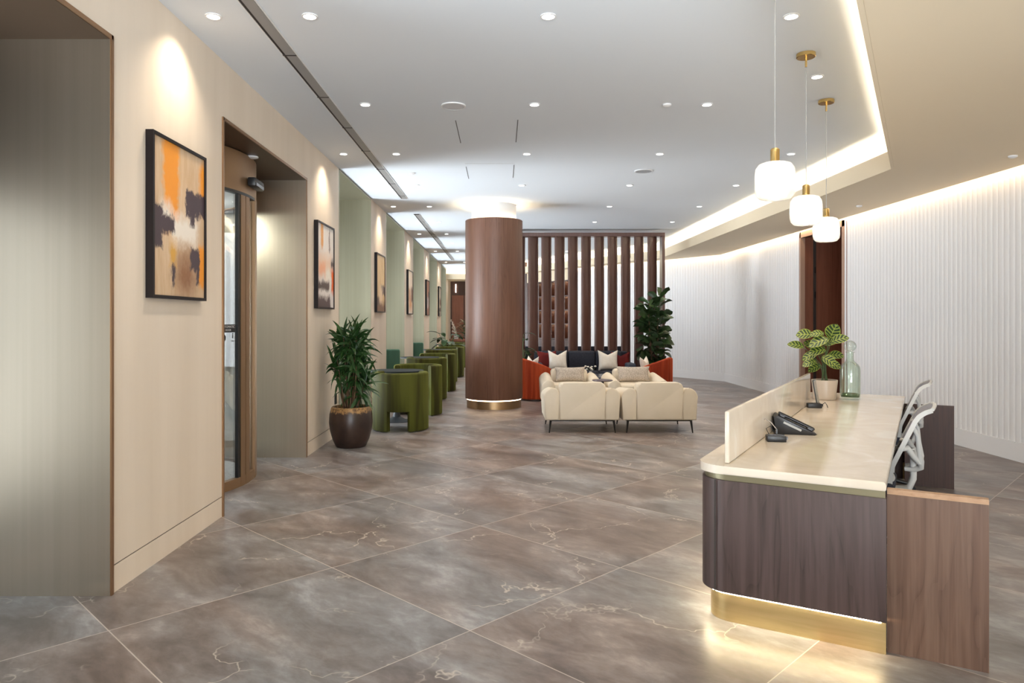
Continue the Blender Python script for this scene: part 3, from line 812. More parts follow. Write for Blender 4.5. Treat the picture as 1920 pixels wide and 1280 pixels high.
for a in (100, 220, -20-0):
    leafm = Matrix.Rotation(R(a), 4, 'Z')
    fr = B()
    L0, L1 = 0.04, DR-0.10
    fr.box(L0, L1, -0.02, 0.02, 0.02, 0.10); fr.box(L0, L1, -0.02, 0.02, 2.52, 2.60)
    fr.box(L1-0.05, L1, -0.02, 0.02, 0.10, 2.52); fr.box(L0, L0+0.04, -0.02, 0.02, 0.10, 2.52)
    fr.bm.transform(leafm)
    lf = fr.build('door_wing', 'greyplastic', t, smooth=0)
    p = B().box(L0+0.03, L1-0.04, -0.005, 0.005, 0.09, 2.53); p.bm.transform(leafm)
    p.build('wing_pane', 'glass', lf, smooth=0)
for (x, y) in ((0.45, 0.35), (-0.35, 0.55), (0.2, -0.6)):  # fill lamps added inside the drum to brighten its glass
    B().lathe([(0, 2.668), (0.06, 2.668), (0.06, 2.662), (0, 2.660)], 24, (x, y, 0)).build('drum_fill', 'lens', t)
    d = bpy.data.lights.new('lamp', 'POINT'); d.energy = 11; d.color = (0.94, 1.0, 0.94); d.shadow_soft_size = 0.06
    o = bpy.data.objects.new('lamp', d); COL.objects.link(o); o.parent = t; o.location = (x, y, 2.58)
# motion sensor above the door
sm = Matrix.Rotation(R(4), 4, 'Z')
b = B().box(DR+0.0, DR+0.075, -0.15, 0.15, 2.735, 2.815, 0.012, 2); b.bm.transform(sm)
s = b.build('motion_sensor', 'black', t)
b = B().box(DR+0.072, DR+0.078, -0.13, 0.13, 2.742, 2.770); b.bm.transform(sm); b.build('sensor_window', mat('smoked_sensor', (0.10, 0.09, 0.10), 0.15), s, smooth=0)
# stickers on the curved pane
def text(name, s_, size, m, parent, loc, rot, ex=0.0006):
    c = bpy.data.curves.new(name, 'FONT'); c.body = s_; c.size = size; c.align_x = 'CENTER'; c.align_y = 'CENTER'; c.extrude = ex
    c.materials.append(m); o = bpy.data.objects.new(name, c); COL.objects.link(o)
    o.parent = parent; o.location = loc; o.rotation_euler = rot
    return o
aa = -17.0
def on_glass(a, z, off=0.0): return ((DR-0.017+off)*math.cos(R(a)), (DR-0.017+off)*math.sin(R(a)), z)
gr = (R(90), 0, R(aa+90))
st = arc_wall(DR-0.0179, DR-0.0165, aa-5.5, aa+5.5, 1.392, 1.462, 6).build('door_sign', 'black', t)
whitem = mat('white_print', (0.75, 0.75, 0.75), 0.5)
text('lettering', 'AUTOMATIC', 0.030, whitem, st, on_glass(aa, 1.441, 0.003), gr)
text('lettering', 'DOOR', 0.026, whitem, st, on_glass(aa, 1.412, 0.003), gr)
b = B().cyl((0, 0, 0), 0.035, 0, 0.0016, 28)
b.bm.transform(Matrix.Translation(on_glass(aa-3.2, 1.345, 0.0)) @ Matrix.Rotation(R(aa-3.2), 4, 'Z') @ Matrix.Rotation(R(90), 4, 'Y'))
rs = b.build('access_sticker', 'black', t)
b = B()
b.lathe([(0.011, 0), (0.014, 0), (0.014, 0.001), (0.011, 0.001), (0.011, 0)], 20, (0.004, -0.004, 0))
b.box(-0.022, -0.018, -0.004, 0.0, 0, 0.001); b.box(-0.016, 0.0, -0.003, 0.001, 0, 0.001); b.box(-0.004, 0.0, -0.003, 0.012, 0, 0.001)
b.bm.transform(Matrix.Translation(on_glass(aa-3.2, 1.345, 0.003)) @ Matrix.Rotation(R(aa-3.2), 4, 'Z') @ Matrix.Rotation(R(90), 4, 'Y'))
b.build('symbol', whitem, rs, smooth=0)
b = B()
b.box(-0.001, 0.001, -0.007, 0.007, 1.34, 1.372); b.cyl((0, 0, 0), 0.006, 1.375, 1.385, 10); b.box(-0.001, 0.001, -0.018, 0.018, 1.312, 1.318)
b.bm.transform(Matrix.Translation(on_glass(aa+3.2, 0, 0.001)) @ Matrix.Rotation(R(aa+3.2), 4, 'Z'))
b.build('pedestrian_sticker', mat('dark_print', (0.09, 0.10, 0.09), 0.5), t, smooth=0)

# ------------------------------------------------------------------ paintings
DK = (0.055, 0.034, 0.045); OR = (0.80, 0.30, 0.022); WH = (0.80, 0.74, 0.66); BG = (0.60, 0.42, 0.25); BR = (0.26, 0.12, 0.055); RD = (0.62, 0.10, 0.02)
pm = []
pm.append(painting_mat('abstract_orange_and_plum', ((0.56, 0.38, 0.22), (0.66, 0.50, 0.34)), [
    (0.40, 0.80, 0.0, 0.30, BR, 0.25), (0.17, 0.47, 0.44, 1.05, OR, 0.07), (0.90, 1.1, 0.60, 0.95, OR, 0.10), (0.88, 1.1, 0.08, 0.36, OR, 0.05),
    (0.30, 0.42, 0.20, 0.48, (0.62, 0.34, 0.06), 0.06), (0.32, 0.86, 0.36, 0.54, WH, 0.10), (0.10, 0.34, 0.48, 0.60, (0.74, 0.68, 0.6), 0.10),
    (-0.1, 0.16, 0.30, 0.58, DK, 0.03), (0.0, 0.38, 0.42, 0.53, DK, 0.03), (0.62, 1.1, 0.56, 0.73, DK, 0.03), (0.70, 0.80, 0.50, 0.60, DK, 0.03),
    (0.70, 0.90, 0.18, 0.34, DK, 0.03), (0.82, 0.90, 0.10, 0.30, DK, 0.03), (0.33, 0.39, 0.06, 0.20, DK, 0.03)], 1))
pm.append(painting_mat('abstract_white_and_orange', ((0.74, 0.68, 0.64), (0.80, 0.76, 0.72)), [
    (0.2, 0.34, 0.72, 1.1, (0.72, 0.34, 0.10), 0.06), (0.70, 0.76, 0.70, 0.98, (0.20, 0.14, 0.12), 0.04), (0.0, 0.9, 0.42, 0.60, (0.80, 0.48, 0.28), 0.25),
    (0.10, 0.5, 0.42, 0.5, (0.85, 0.30, 0.12), 0.15), (0.5, 0.8, 0.30, 0.50, (0.85, 0.78, 0.68), 0.12), (0.86, 1.1, 0.2, 0.5, (0.80, 0.14, 0.02), 0.08),
    (0.0, 0.72, 0.20, 0.31, (0.10, 0.07, 0.06), 0.05), (-0.1, 0.8, -0.1, 0.12, (0.09, 0.06, 0.06), 0.06), (0.85, 1.0, 0.52, 0.60, (0.08, 0.05, 0.05), 0.05)], 2))
pm.append(painting_mat('abstract_gold_and_umber', ((0.62, 0.42, 0.20), (0.74, 0.55, 0.30)), [
    (-0.1, 1.1, -0.1, 0.15, (0.20, 0.10, 0.05), 0.12), (0.0, 0.35, 0.10, 0.25, (0.12, 0.07, 0.05), 0.05), (0.5, 1.1, 0.30, 0.46, (0.12, 0.07, 0.06), 0.05), (0.3, 0.7, 0.16, 0.42, (0.80, 0.62, 0.42), 0.12)], 3))
pm.append(painting_mat('abstract_cream_and_rust', ((0.72, 0.58, 0.46), (0.80, 0.70, 0.60)), [
    (0.2, 0.8, 0.1, 0.40, (0.62, 0.32, 0.14), 0.2), (0.6, 1.1, 0.3, 0.62, (0.22, 0.12, 0.09), 0.08), (0.1, 0.5, 0.3, 0.6, (0.50, 0.28, 0.16), 0.1)], 4))
pm.append(painting_mat('abstract_brown_and_grey', ((0.22, 0.10, 0.06), (0.32, 0.16, 0.10)), [
    (0.2, 0.8, 0.25, 0.50, (0.36, 0.34, 0.34), 0.1), (0.6, 1.1, 0.5, 0.7, (0.06, 0.03, 0.03), 0.06), (0.3, 0.6, 0.2, 0.32, (0.6, 0.55, 0.52), 0.06)], 5))
pm.append(painting_mat('abstract_ivory_and_charcoal', ((0.42, 0.36, 0.30), (0.56, 0.50, 0.44)), [
    (0.1, 0.9, 0.14, 0.28, (0.06, 0.05, 0.05), 0.05), (0.4, 1.1, 0.36, 0.6, (0.16, 0.08, 0.05), 0.08), (0.0, 0.6, 0.0, 0.12, (0.07, 0.06, 0.05), 0.05)], 6))
plabs = ['framed abstract painting in orange, beige, plum and white, closest to the entrance', 'framed abstract with white top, orange middle and charcoal base above the potted palm',
         'framed golden abstract with dark brown base on the third pier', 'framed cream and rust abstract on the fourth pier', 'dark brown and grey framed abstract on the fifth pier',
         'ivory and charcoal framed abstract, last on the wall before the end door']
for k, (y0, y1) in enumerate([(4.25, 5.02), (8.08, 8.89), (11.95, 12.80), (16.0, 16.85), (19.95, 20.75), (23.95, 24.75)]):
    t = thing('framed_painting', plabs[k], 'painting', (WX, y0, 1.635), 0, 'abstract paintings on the piers')
    w = y1-y0; h = 1.01; d = 0.048; fw = 0.020
    B().box(0.001, d, 0, fw, 0, h).box(0.001, d, w-fw, w, 0, h).box(0.001, d, fw, w-fw, 0, fw).box(0.001, d, fw, w-fw, h-fw, h).build('frame', 'frame', t, smooth=0)
    b = B(); b.box(0.003, d-0.014, fw, w-fw, fw, h-fw)
    b.build('backing', 'dark', t, smooth=0)
    b = B(); b.grid(lambda u, v: (d-0.011, fw+u*(w-2*fw), fw+v*(h-2*fw)), 1, 1)
    b.build('canvas', pm[k], t, smooth=0)
# ------------------------------------------------------------------ reception desk
DA = R(-30.7)
DO = (1.715, 3.157)
CA, SA = math.cos(DA), math.sin(DA)
def dw(x, y, z=0.0):
    return (DO[0] + x*CA - y*SA, DO[1] + x*SA + y*CA, z)
def rounded(x0, x1, y0, y1, r_nl, r_fl, n=10):
    """outline with rounded near-guest and far-guest corners"""
    p = [(x1, y0), (x1, y1)]
    for (cx, cy, r, a0) in ((x0+r_fl, y1-r_fl, r_fl, 90), (x0+r_nl, y0+r_nl, r_nl, 180)):
        if r <= 0: continue
        for k in range(n+1):
            a = R(a0 + 90*k/n); p.append((cx + r*math.cos(a), cy + r*math.sin(a)))
    return p
def cshape(x0, x1, y0, y1, r, t, n=12):
    """U-shaped carcass: near end, guest side, far end; staff side open"""
    out = []; inn = []
    for (cx, cy, a0) in ((x0+r, y1-r, 90), (x0+r, y0+r, 180)):
        for k in range(n+1):
            a = R(a0 + 90*k/n)
            out.append((cx + r*math.cos(a), cy + r*math.sin(a)))
            inn.append((cx + (r-t)*math.cos(a), cy + (r-t)*math.sin(a)))
    return [(x1, y1)] + out + [(x1, y0), (x1, y0+t)] + inn[::-1] + [(x1, y1-t)]
DL = 4.2; DWI = 0.86
t = thing('reception_desk', 'long smoked oak reception desk with cream marble top and glowing brass plinth', 'reception desk', (DO[0], DO[1], 0), DA)
B().prism(rounded(-DWI, 0, 0, DL, 0.15, 0.15, 14), 0.735, 0.776, 0.012, 3).build('countertop', 'marble', t, smooth=40)
B().box(-0.722, -0.698, 0.07, 3.10, 0.7765, 1.04, 0.008, 3).build('upstand', 'marble', t, smooth=40)
B().prism(cshape(-DWI+0.022, -0.004, 0.012, DL-0.012, 0.145, 0.03), 0.705, 0.735).build('metal_band', 'olive_band', t, smooth=40)
# carcass split at the dark seam: curved corner piece and flat end panel
B().prism(cshape(-DWI+0.012, 0.0, 0.0, DL, 0.15, 0.045), 0.150, 0.705, 0.003, 1).build('carcass', 'wood_desk', t, smooth=40)
B().box(-DWI+0.105, -DWI+0.111, -0.0015, 0.004, 0.152, 0.704).build('seam', 'dark', t, smooth=0)
B().prism(cshape(-DWI+0.055, -0.002, 0.028, DL-0.03, 0.12, 0.03), 0.0, 0.143).build('plinth', 'brass_plinth', t, smooth=40)
B().prism(cshape(-DWI+0.036, -0.02, 0.008, DL-0.01, 0.13, 0.018), 0.1435, 0.1495).build('light_strip', 'led_desk', t, smooth=40)
for (y0, lab) in ((0.060, 'wing_panel'), (3.87, 'wing_panel')):
    w = B().box(0.001, 0.382, y0, y0+0.040, 0.0, 0.715).build('wing_panel', 'wood_wing' if y0 < 1 else 'wood_dark', t, smooth=0)
    B().box(0.001, 0.382, y0-0.001, y0+0.041, 0.715, 0.737).build('edge_strip', 'wood_edge' if y0 < 1 else 'wood_dark', w, smooth=0)
B().prism(cshape(-DWI+0.09, -0.02, 0.058+0.002, DL-0.062, 0.10, 0.018), 0.0, 0.70).build('led_shield', 'wood_dark', t, smooth=40)  # added board, shields the plinth LED glow from the staff side
B().box(-0.70, -0.04, 2.02, 2.05, 0.0, 0.73).build('support_panel', 'wood_dark', t, smooth=0)

B().box(-0.035, -0.002, DL-0.060, DL-0.008, 0.0, 0.150).build('led_end_shield', 'brass_plinth', t, smooth=0)  # added block, covers the glow at the far end of the strip

# telephone
t = thing('desk_telephone', 'black desk telephone angled on the marble top behind the upstand', 'telephone', dw(-0.575, 1.30, 0.7765), DA+R(14))
prof = [(-0.11, 0.0), (0.12, 0.0), (0.125, 0.012), (-0.10, 0.118), (-0.125, 0.108)]
b = B()
vs0 = [b.bm.verts.new((x, -0.09, z)) for x, z in prof]; vs1 = [b.bm.verts.new((x, 0.09, z)) for x, z in prof]
b.bm.faces.new(vs0); b.bm.faces.new(vs1[::-1])
for k in range(5): b.bm.faces.new((vs0[k], vs0[(k+1) % 5], vs1[(k+1) % 5], vs1[k]))
bmesh.ops.bevel(b.bm, geom=b.bm.edges[:], offset=0.004, segments=2, profile=0.5, affect='EDGES')
b.build('body', 'black', t)
slope = math.atan2(0.106, 0.225)
def onface(u, v, h, b, sx, sy, sz, bev=0.002):
    m = Matrix.Translation((-0.10, 0, 0.118)) @ Matrix.Rotation(slope, 4, 'Y') @ Matrix.Translation((u, v, h))
    return b.obox(m, sx, sy, sz, bev, 1)
onface(0.045, 0.035, 0.003, B(), 0.055, 0.085, 0.006).build('screen', mat('lcd_grey', (0.34, 0.36, 0.34), 0.25), t)
kb = B()
for i in range(4):
    for j in range(3): onface(0.105+0.022*i, 0.008+0.026*j, 0.003, kb, 0.014, 0.018, 0.006)
kb.build('keypad', mat('dark_keys', (0.10, 0.10, 0.10), 0.4), t)
hb = B()
onface(0.115, -0.058, 0.016, hb, 0.235, 0.045, 0.018, 0.007)
onface(0.025, -0.058, 0.008, hb, 0.045, 0.048, 0.024, 0.008); onface(0.205, -0.058, 0.008, hb, 0.045, 0.048, 0.024, 0.008)
hb.build('handset', 'black', t)
onface(0.16, -0.03, -0.012, B(), 0.30, 0.02, 0.012, 0.003).build('side_rail', 'blackm', t)
B().obox(Matrix.Translation((-0.015, -0.0915, 0.052)) @ Matrix.Rotation(slope, 4, 'Y'), 0.115, 0.003, 0.013).build('label_strip', mat('pale_label', (0.42, 0.42, 0.40), 0.5), t, smooth=0)
# pop-up sockets
for k, (x, y, lab) in enumerate([(-0.615, 0.90, 'black pop-up power box with loose cables in front of the telephone'), (-0.63, 2.78, 'black pop-up power box under the upright tablet near the potted calathea')]):
    t = thing('power_box', lab, 'power socket box', dw(x, y, 0.7765), DA+R(20), 'power boxes on the desk')
    B().box(-0.055, 0.055, -0.032, 0.032, 0, 0.036, 0.004, 2).build('body', 'black', t)
    B().box(-0.05, 0.045, -0.018, 0.018, 0.036, 0.041, 0.001, 1).box(0.052, 0.066, -0.012, 0.012, 0.012, 0.028).build('socket_plate', mat('satin_black', (0.04, 0.035, 0.035), 0.25), t, smooth=0)
    if k == 0:
        B().box(-0.004, 0.010, -0.008, 0.008, 0.041, 0.075, 0.003, 1).build('plug', 'black', t)
        B().tube([(0.003, 0, 0.072), (-0.02, 0.03, 0.105), (-0.045, 0.09, 0.12), (-0.05, 0.17, 0.09), (-0.06, 0.24, 0.03), (-0.055, 0.27, 0.006)], 0.0026, 8).build('cable', mat('grey_cable', (0.45, 0.42, 0.40), 0.5), t)
        B().tube([(-0.04, 0, 0.040), (-0.055, 0.0, 0.075), (-0.03, 0.01, 0.088), (-0.01, 0.02, 0.06), (0.0, 0.025, 0.038)], 0.0022, 8).build('cable', 'black', t)
    else:
        B().tube([(0.055, 0, 0.02), (0.085, 0, 0.045), (0.10, 0.0, 0.02), (0.105, 0.0, 0.003)], 0.003, 8).build('cable', 'black', t)
t = thing('tablet', 'thin black tablet standing upright seen edge on behind the far power box', 'tablet', dw(-0.63, 2.90, 0.7765), DA+R(1))
mt = Matrix.Translation((0.0, 0.0, 0.112)) @ Matrix.Rotation(R(-9), 4, 'Y')
B().obox(mt, 0.008, 0.16, 0.225, 0.003, 2).build('body', 'black', t)
B().obox(mt @ Matrix.Translation((0.0048, 0, 0)), 0.002, 0.15, 0.21).build('screen', mat('tablet_screen', (0.30, 0.31, 0.30), 0.15), t, smooth=0)

# potted calathea on the desk
px, py = -0.63, 3.50
t = thing('potted_plant', 'striped calathea in a cream ceramic pot at the far end of the desk', 'potted plant', dw(px, py, 0.7765), 0)
B().lathe([(0, 0), (0.088, 0), (0.094, 0.006), (0.112, 0.175), (0.110, 0.180), (0.102, 0.178), (0.100, 0.150), (0, 0.150)], 40).build('pot', mat('cream_ceramic', (0.52, 0.43, 0.34), 0.35), t)
B().lathe([(0, 0.155), (0.06, 0.160), (0.1005, 0.152)], 24).build('soil', 'soil', t)
random.seed(21)
stm, fol = B(), B()
# (horizontal reach x, y, height, length, width, tilt)
# (sideways, depth, height, sideways direction, upward direction, length, width)
lv = [(0.045, 0.02, 0.555, 0.35, 1.0, 0.155, 0.14), (-0.10, 0.03, 0.585, -1.0, 0.25, 0.15, 0.115), (-0.005, -0.03, 0.60, -1.0, 0.15, 0.125, 0.075), (-0.175, -0.01, 0.475, -1.0, 0.45, 0.15, 0.085),
      (0.03, -0.05, 0.55, -1.0, -0.15, 0.18, 0.115), (0.055, -0.04, 0.525, 1.0, 0.55, 0.16, 0.10), (0.01, -0.06, 0.455, -1.0, 0.0, 0.155, 0.10), (-0.06, 0.0, 0.42, -1.0, -0.25, 0.15, 0.095),
      (-0.07, -0.05, 0.35, -1.0, -0.15, 0.13, 0.085), (-0.02, -0.07, 0.39, 1.0, -0.35, 0.14, 0.10), (-0.03, 0.04, 0.31, -1.0, -0.30, 0.13, 0.09), (0.02, 0.05, 0.33, 1.0, -0.1, 0.13, 0.09),
      (0.0, 0.07, 0.50, 0.7, 0.5, 0.15, 0.10), (-0.05, 0.08, 0.46, -0.8, 0.6, 0.15, 0.10), (0.03, 0.08, 0.40, 1.0, 0.2, 0.14, 0.09)]
for (sx_, dy_, h, ds, du, L, wd) in lv:
    b0 = Vector((random.uniform(-0.03, 0.03), random.uniform(-0.03, 0.03), 0.155))
    e = Vector((sx_*0.9 + dy_*0.42, -sx_*0.42 + dy_*0.9, h))
    mid = b0.lerp(e, 0.5) + Vector((-e.x*0.2, -e.y*0.2, 0.02))
    stm.tube([b0, b0.lerp(mid, 0.55), mid, mid.lerp(e, 0.6), e], 0.003, 6)
    fol.leaf(e, (ds*0.9-0.12, -ds*0.42-0.25, du), L, wd, 0.45, 10, 0.18, 'oval', 0.0, (-0.38, -0.72, 0.62))
stm.build('stems', 'gstem', t); fol.build('foliage', 'calathea', t, smooth=70, normals=False)

# tall green bottle with ball stopper
t = thing('glass_bottle', 'tall pale green glass bottle with clear ball stopper beside the calathea', 'bottle', dw(-0.43, 3.63, 0.7765), 0)
op = [(0, 0.0), (0.070, 0.0), (0.084, 0.010), (0.086, 0.03), (0.087, 0.265), (0.083, 0.292), (0.070, 0.318), (0.048, 0.338), (0.035, 0.352), (0.031, 0.375), (0.030, 0.425), (0.040, 0.430), (0.040, 0.434), (0.028, 0.434)]
ip = [(0.026, 0.434), (0.026, 0.37), (0.030, 0.350), (0.043, 0.335), (0.065, 0.315), (0.078, 0.290), (0.082, 0.265), (0.081, 0.04), (0.070, 0.022), (0, 0.018)]
B().lathe(op + ip, 48).build('body', 'bottle', t, smooth=50)
sp = [(0.054*math.sin(PI*k/16), 0.486 - 0.052*math.cos(PI*k/16)) for k in range(17)]
B().lathe([(r if 0 < i < 16 else 0, z) for i, (r, z) in enumerate(sp)], 32).build('stopper', 'bottle_clear', t, smooth=60)
B().lathe([(0, 0.020), (0.075, 0.024), (0.080, 0.045), (0.06, 0.055), (0, 0.040)], 32).build('glass_base', glass('thick_green_glass', (0.30, 0.42, 0.26), 0.08), t)

# ------------------------------------------------------------------ task chairs
def make_task_chair():
    t = thing('office_chair', 'x', 'office chair', (0, 0, 0), DA)
    def tube_path(path, y, dy=0): return [(x, y, z) for x, z in path]
    prof = [(0.155, 0.50), (0.163, 0.56), (0.180, 0.615), (0.212, 0.69), (0.250, 0.78), (0.283, 0.855), (0.300, 0.895), (0.322, 0.928), (0.355, 0.952), (0.392, 0.968)]
    W2 = 0.225
    # bowed mesh surface
    def P(u, v):
        k = v*(len(prof)-1); i = min(int(k), len(prof)-2); f = k-i
        x = prof[i][0]*(1-f) + prof[i+1][0]*f; z = prof[i][1]*(1-f) + prof[i+1][1]*f
        y = (u-0.5)*2
        wd = W2*(0.86 + 0.14*math.sin(PI*min(1, v*1.1)))
        return (x + 0.028*(1-y*y)*(1-0.5*v), y*(wd-0.012), z + 0.012*(1-y*y)*v)
    bk = B(); bk.grid(P, 12, 24)
    geo = bk.bm.faces[:]
    bk.build('back_mesh', 'greymesh', t, smooth=70)
    fr = B()
    for sy in (-1, 1):
        b = fr
        rowsn = []
        n = len(prof)*3
        for k in range(n+1):
            v = k/n
            p = P(0.5+sy*0.5, v); 
            wd = 0.020 if v > 0.25 else 0.020 + 0.012*(0.25-v)/0.25
            q = P(0.5+sy*0.5, min(1, v+0.02)); q0 = P(0.5+sy*0.5, max(0, v-0.02))
            tx, tz = q[0]-q0[0], q[2]-q0[2]; L = math.hypot(tx, tz); nx, nz = tz/L, -tx/L
            rowsn.append([b.bm.verts.new((p[0]-nx*0.006, p[1]-sy*0.004, p[2]-nz*0.006)), b.bm.verts.new((p[0]-nx*0.006, p[1]+sy*0.016, p[2]-nz*0.006)),
                          b.bm.verts.new((p[0]+nx*wd, p[1]+sy*0.016, p[2]+nz*wd)), b.bm.verts.new((p[0]+nx*wd, p[1]-sy*0.004, p[2]+nz*wd))])
        for r0, r1 in zip(rowsn, rowsn[1:]):
            for i in range(4): b.bm.faces.new((r0[i], r0[(i+1) % 4], r1[(i+1) % 4], r1[i]))
        b.bm.faces.new(rowsn[0]); b.bm.faces.new(rowsn[-1][::-1])
    top = [P(u/12, 1.0) for u in range(13)]
    fr.tube([(p[0]+0.004, p[1], p[2]-0.002) for p in top], 0.011, 8)
    low = [P(u/12, 0.0) for u in range(13)]
    fr.tube(low, 0.014, 8)
    fr.build('back_frame', 'greyplastic', t, smooth=40)
    sp = B()
    for sy in (-1, 1):
        sp.tube([(0.292, sy*0.17, 0.862), (0.318, sy*0.15, 0.80), (0.325, sy*0.12, 0.72), (0.338, sy*0.10, 0.64), (0.336, sy*0.085, 0.598), (0.30, sy*0.07, 0.580), (0.25, sy*0.06, 0.578)], [0.012, 0.013, 0.015, 0.017, 0.018, 0.017, 0.014], 8)
        sp.tube([(0.225, sy*0.19, 0.715), (0.262, sy*0.15, 0.722), (0.300, sy*0.12, 0.665), (0.330, sy*0.10, 0.625)], [0.016, 0.020, 0.018, 0.014], 8)
    sp.tube([(0.334, -0.09, 0.60), (0.334, 0.09, 0.60)], 0.016, 8)
    sp.build('lumbar_yoke', 'greyplastic', t, smooth=60)
    up = B()
    for sy in (-1, 1):
        up.tube([(0.285, sy*0.055, 0.69), (0.296, sy*0.055, 0.655), (0.296, sy*0.055, 0.52), (0.27, sy*0.05, 0.445), (0.16, sy*0.04, 0.425), (0.04, 0, 0.42)], [0.02, 0.02, 0.019, 0.019, 0.02, 0.022], 10)
    up.build('back_upright', 'greyplastic', t, smooth=60)
    B().box(-0.26, 0.20, -0.235, 0.235, 0.44, 0.505, 0.028, 4).build('seat', 'navy', t)
    B().box(-0.12, 0.10, -0.08, 0.08, 0.385, 0.44, 0.01, 2).build('mechanism', 'black', t)
    B().cyl((0, 0, 0), 0.025, 0.10, 0.385, 16).build('gas_lift', 'blackm', t)
    bs = B(); bs.cyl((0, 0, 0), 0.04, 0.08, 0.13, 20)
    for k in range(5):
        a = 2*PI*k/5
        bs.tube([(0, 0, 0.11), (0.14*math.cos(a), 0.14*math.sin(a), 0.10), (0.27*math.cos(a), 0.27*math.sin(a), 0.075)], [0.024, 0.02, 0.014], 8)
    bs.build('base', 'black', t, smooth=50)
    for k in range(5):
        a = 2*PI*k/5
        c = B()
        for s_ in (-0.013, 0.013):
            m = Matrix.Translation((0.27*math.cos(a), 0.27*math.sin(a), 0.029)) @ Matrix.Rotation(a, 4, 'Z') @ Matrix.Rotation(R(90), 4, 'X') @ Matrix.Translation((0, 0, s_))
            q = B(); 
            before = set(c.bm.verts)
            c.cyl((0, 0, 0), 0.028, -0.009, 0.009, 16)
            for v in c.bm.verts:
                if v not in before: v.co = m @ v.co
        c.build('caster', 'black', t)
    return t
oc = make_task_chair()
oc['label'] = 'white framed grey mesh office chair nearer the camera, behind the open side of the desk'; oc['group'] = 'task chairs'
oc['label'] = 'white framed grey mesh office chair just past the near oak wing panel'
oc.location = dw(-0.205, 1.54)
dup(oc, dw(-0.205, 3.52), None, 'white framed grey mesh office chair beside the dark wing panel at the desk end', 'task chairs')

# ------------------------------------------------------------------ tub chairs and tables along the windows
def shell(b, r_out, r_in, a0, a1, z_lo, z_hi, n=48, cut=None, tuft=0.0, ntuft=24):
    """upholstered curved shell; z_hi may be a function of the angle; cut = (a0, a1, z)"""
    angs = [a0 + (a1-a0)*k/n for k in range(n+1)]
    st = [(a, z_lo) for a in angs]
    if cut:
        st = [(a, cut[2] if cut[0] < a < cut[1] else z_lo) for a in angs] + [(cut[0], z_lo), (cut[0]+0.01, cut[2]), (cut[1]-0.01, cut[2]), (cut[1], z_lo)]
        st.sort(key=lambda s: s[0])
    e = min(0.03, (r_out-r_in)/2.2)
    rings = []
    for a, zl in st:
        zh = z_hi(a) if callable(z_hi) else z_hi
        ca, sa = math.cos(R(a)), math.sin(R(a))
        tf = tuft*abs(math.sin(R(a)*ntuft/2))
        sec = [(r_in, zl), (r_out-0.008, zl), (r_out+tf, zl+0.012), (r_out+tf, (zl+zh)/2), (r_out+tf, zh-e)]
        for k in range(1, 5):
            q = PI/2*k/4
            sec.append((r_out-e+e*math.cos(q)+tf*math.cos(q), zh-e+e*math.sin(q)))
        for k in range(0, 4):
            q = PI/2 + PI/2*k/4
            sec.append((r_in+e+e*math.cos(q), zh-e+e*math.sin(q)))
        sec += [(r_in, zh-e), (r_in, (zl+zh)/2)]
        rings.append([b.bm.verts.new((r*ca, r*sa, z)) for r, z in sec])
    m = len(rings[0])
    for p, q in zip(rings, rings[1:]):
        for k in range(m): b.bm.faces.new((p[k], p[(k+1) % m], q[(k+1) % m], q[k]))
    b.bm.faces.new(rings[0][::-1]); b.bm.faces.new(rings[-1])
    return b
def make_tub():
    """open side faces local +Y"""
    t = thing('tub_chair', 'x', 'tub chair', (0, 0, 0))
    shell(B(), 0.385, 0.30, 142, 398, 0.012, 0.79, 54, (247, 293, 0.275)).build('curved_back', 'green', t, smooth=50)
    b = B()
    b.lathe([(0, 0.285), (0.299, 0.285), (0.299, 0.42), (0.285, 0.445), (0.0, 0.455)], 40)
    b.build('seat', 'green', t, smooth=50)
    gl = B()
    for a in (150, 225, 315, 30): gl.cyl((0.34*math.cos(R(a)), 0.34*math.sin(R(a)), 0), 0.018, 0, 0.0125, 10)
    gl.build('glide', 'blackm', t)
    return t
tub = make_tub()
def make_table():
    t = thing('bistro_table', 'x', 'table', (0, 0, 0))
    pts = []
    for k in range(48):
        a = 2*PI*k/48
        pts.append((0.40*math.copysign(abs(math.cos(a))**0.85, math.cos(a)), 0.325*math.copysign(abs(math.sin(a))**0.9, math.sin(a))))
    B().prism(pts, 0.738, 0.757, 0.006, 2).build('table_top', 'navytop', t)
    B().lathe([(0, 0), (0.215, 0), (0.215, 0.008), (0.13, 0.028), (0.06, 0.07), (0.036, 0.16), (0.030, 0.40), (0.034, 0.62), (0.10, 0.72), (0.12, 0.737), (0, 0.737)], 40).build('pedestal', 'slate', t)
    return t
tab = make_table()
where = ['behind the potted palm', 'at the second table down', 'at the third table down', 'at the last table']
for k, yt in enumerate([10.50, 14.25, 18.0, 21.9]):
    l1 = 'olive velvet tub chair, back turned to the camera, ' + where[k]
    l2 = 'olive velvet tub chair, open side to the camera, ' + where[k]
    if k == 0:
        tub.location = (-1.385, yt-0.70, 0); tub.rotation_euler = (0, 0, R(3)); tub['label'] = l1; tub['group'] = 'olive velvet tub chairs'
        tab.location = (-1.55, yt+0.05, 0); tab['label'] = 'slate topped oval pedestal table behind the potted palm, first from the entrance'; tab['group'] = 'oval pedestal tables'
    else:
        dup(tub, (-1.385-0.03*k, yt-0.72, 0), R(8), l1, 'olive velvet tub chairs')
        dup(tab, (-1.62, yt+0.05, 0), 0, 'slate topped oval pedestal table, ' + ['', 'second', 'third', 'fourth'][k] + ' from the entrance', 'oval pedestal tables')
    dup(tub, (-1.325-0.02*k, yt+0.86, 0), R(180-14), l2, 'olive velvet tub chairs')
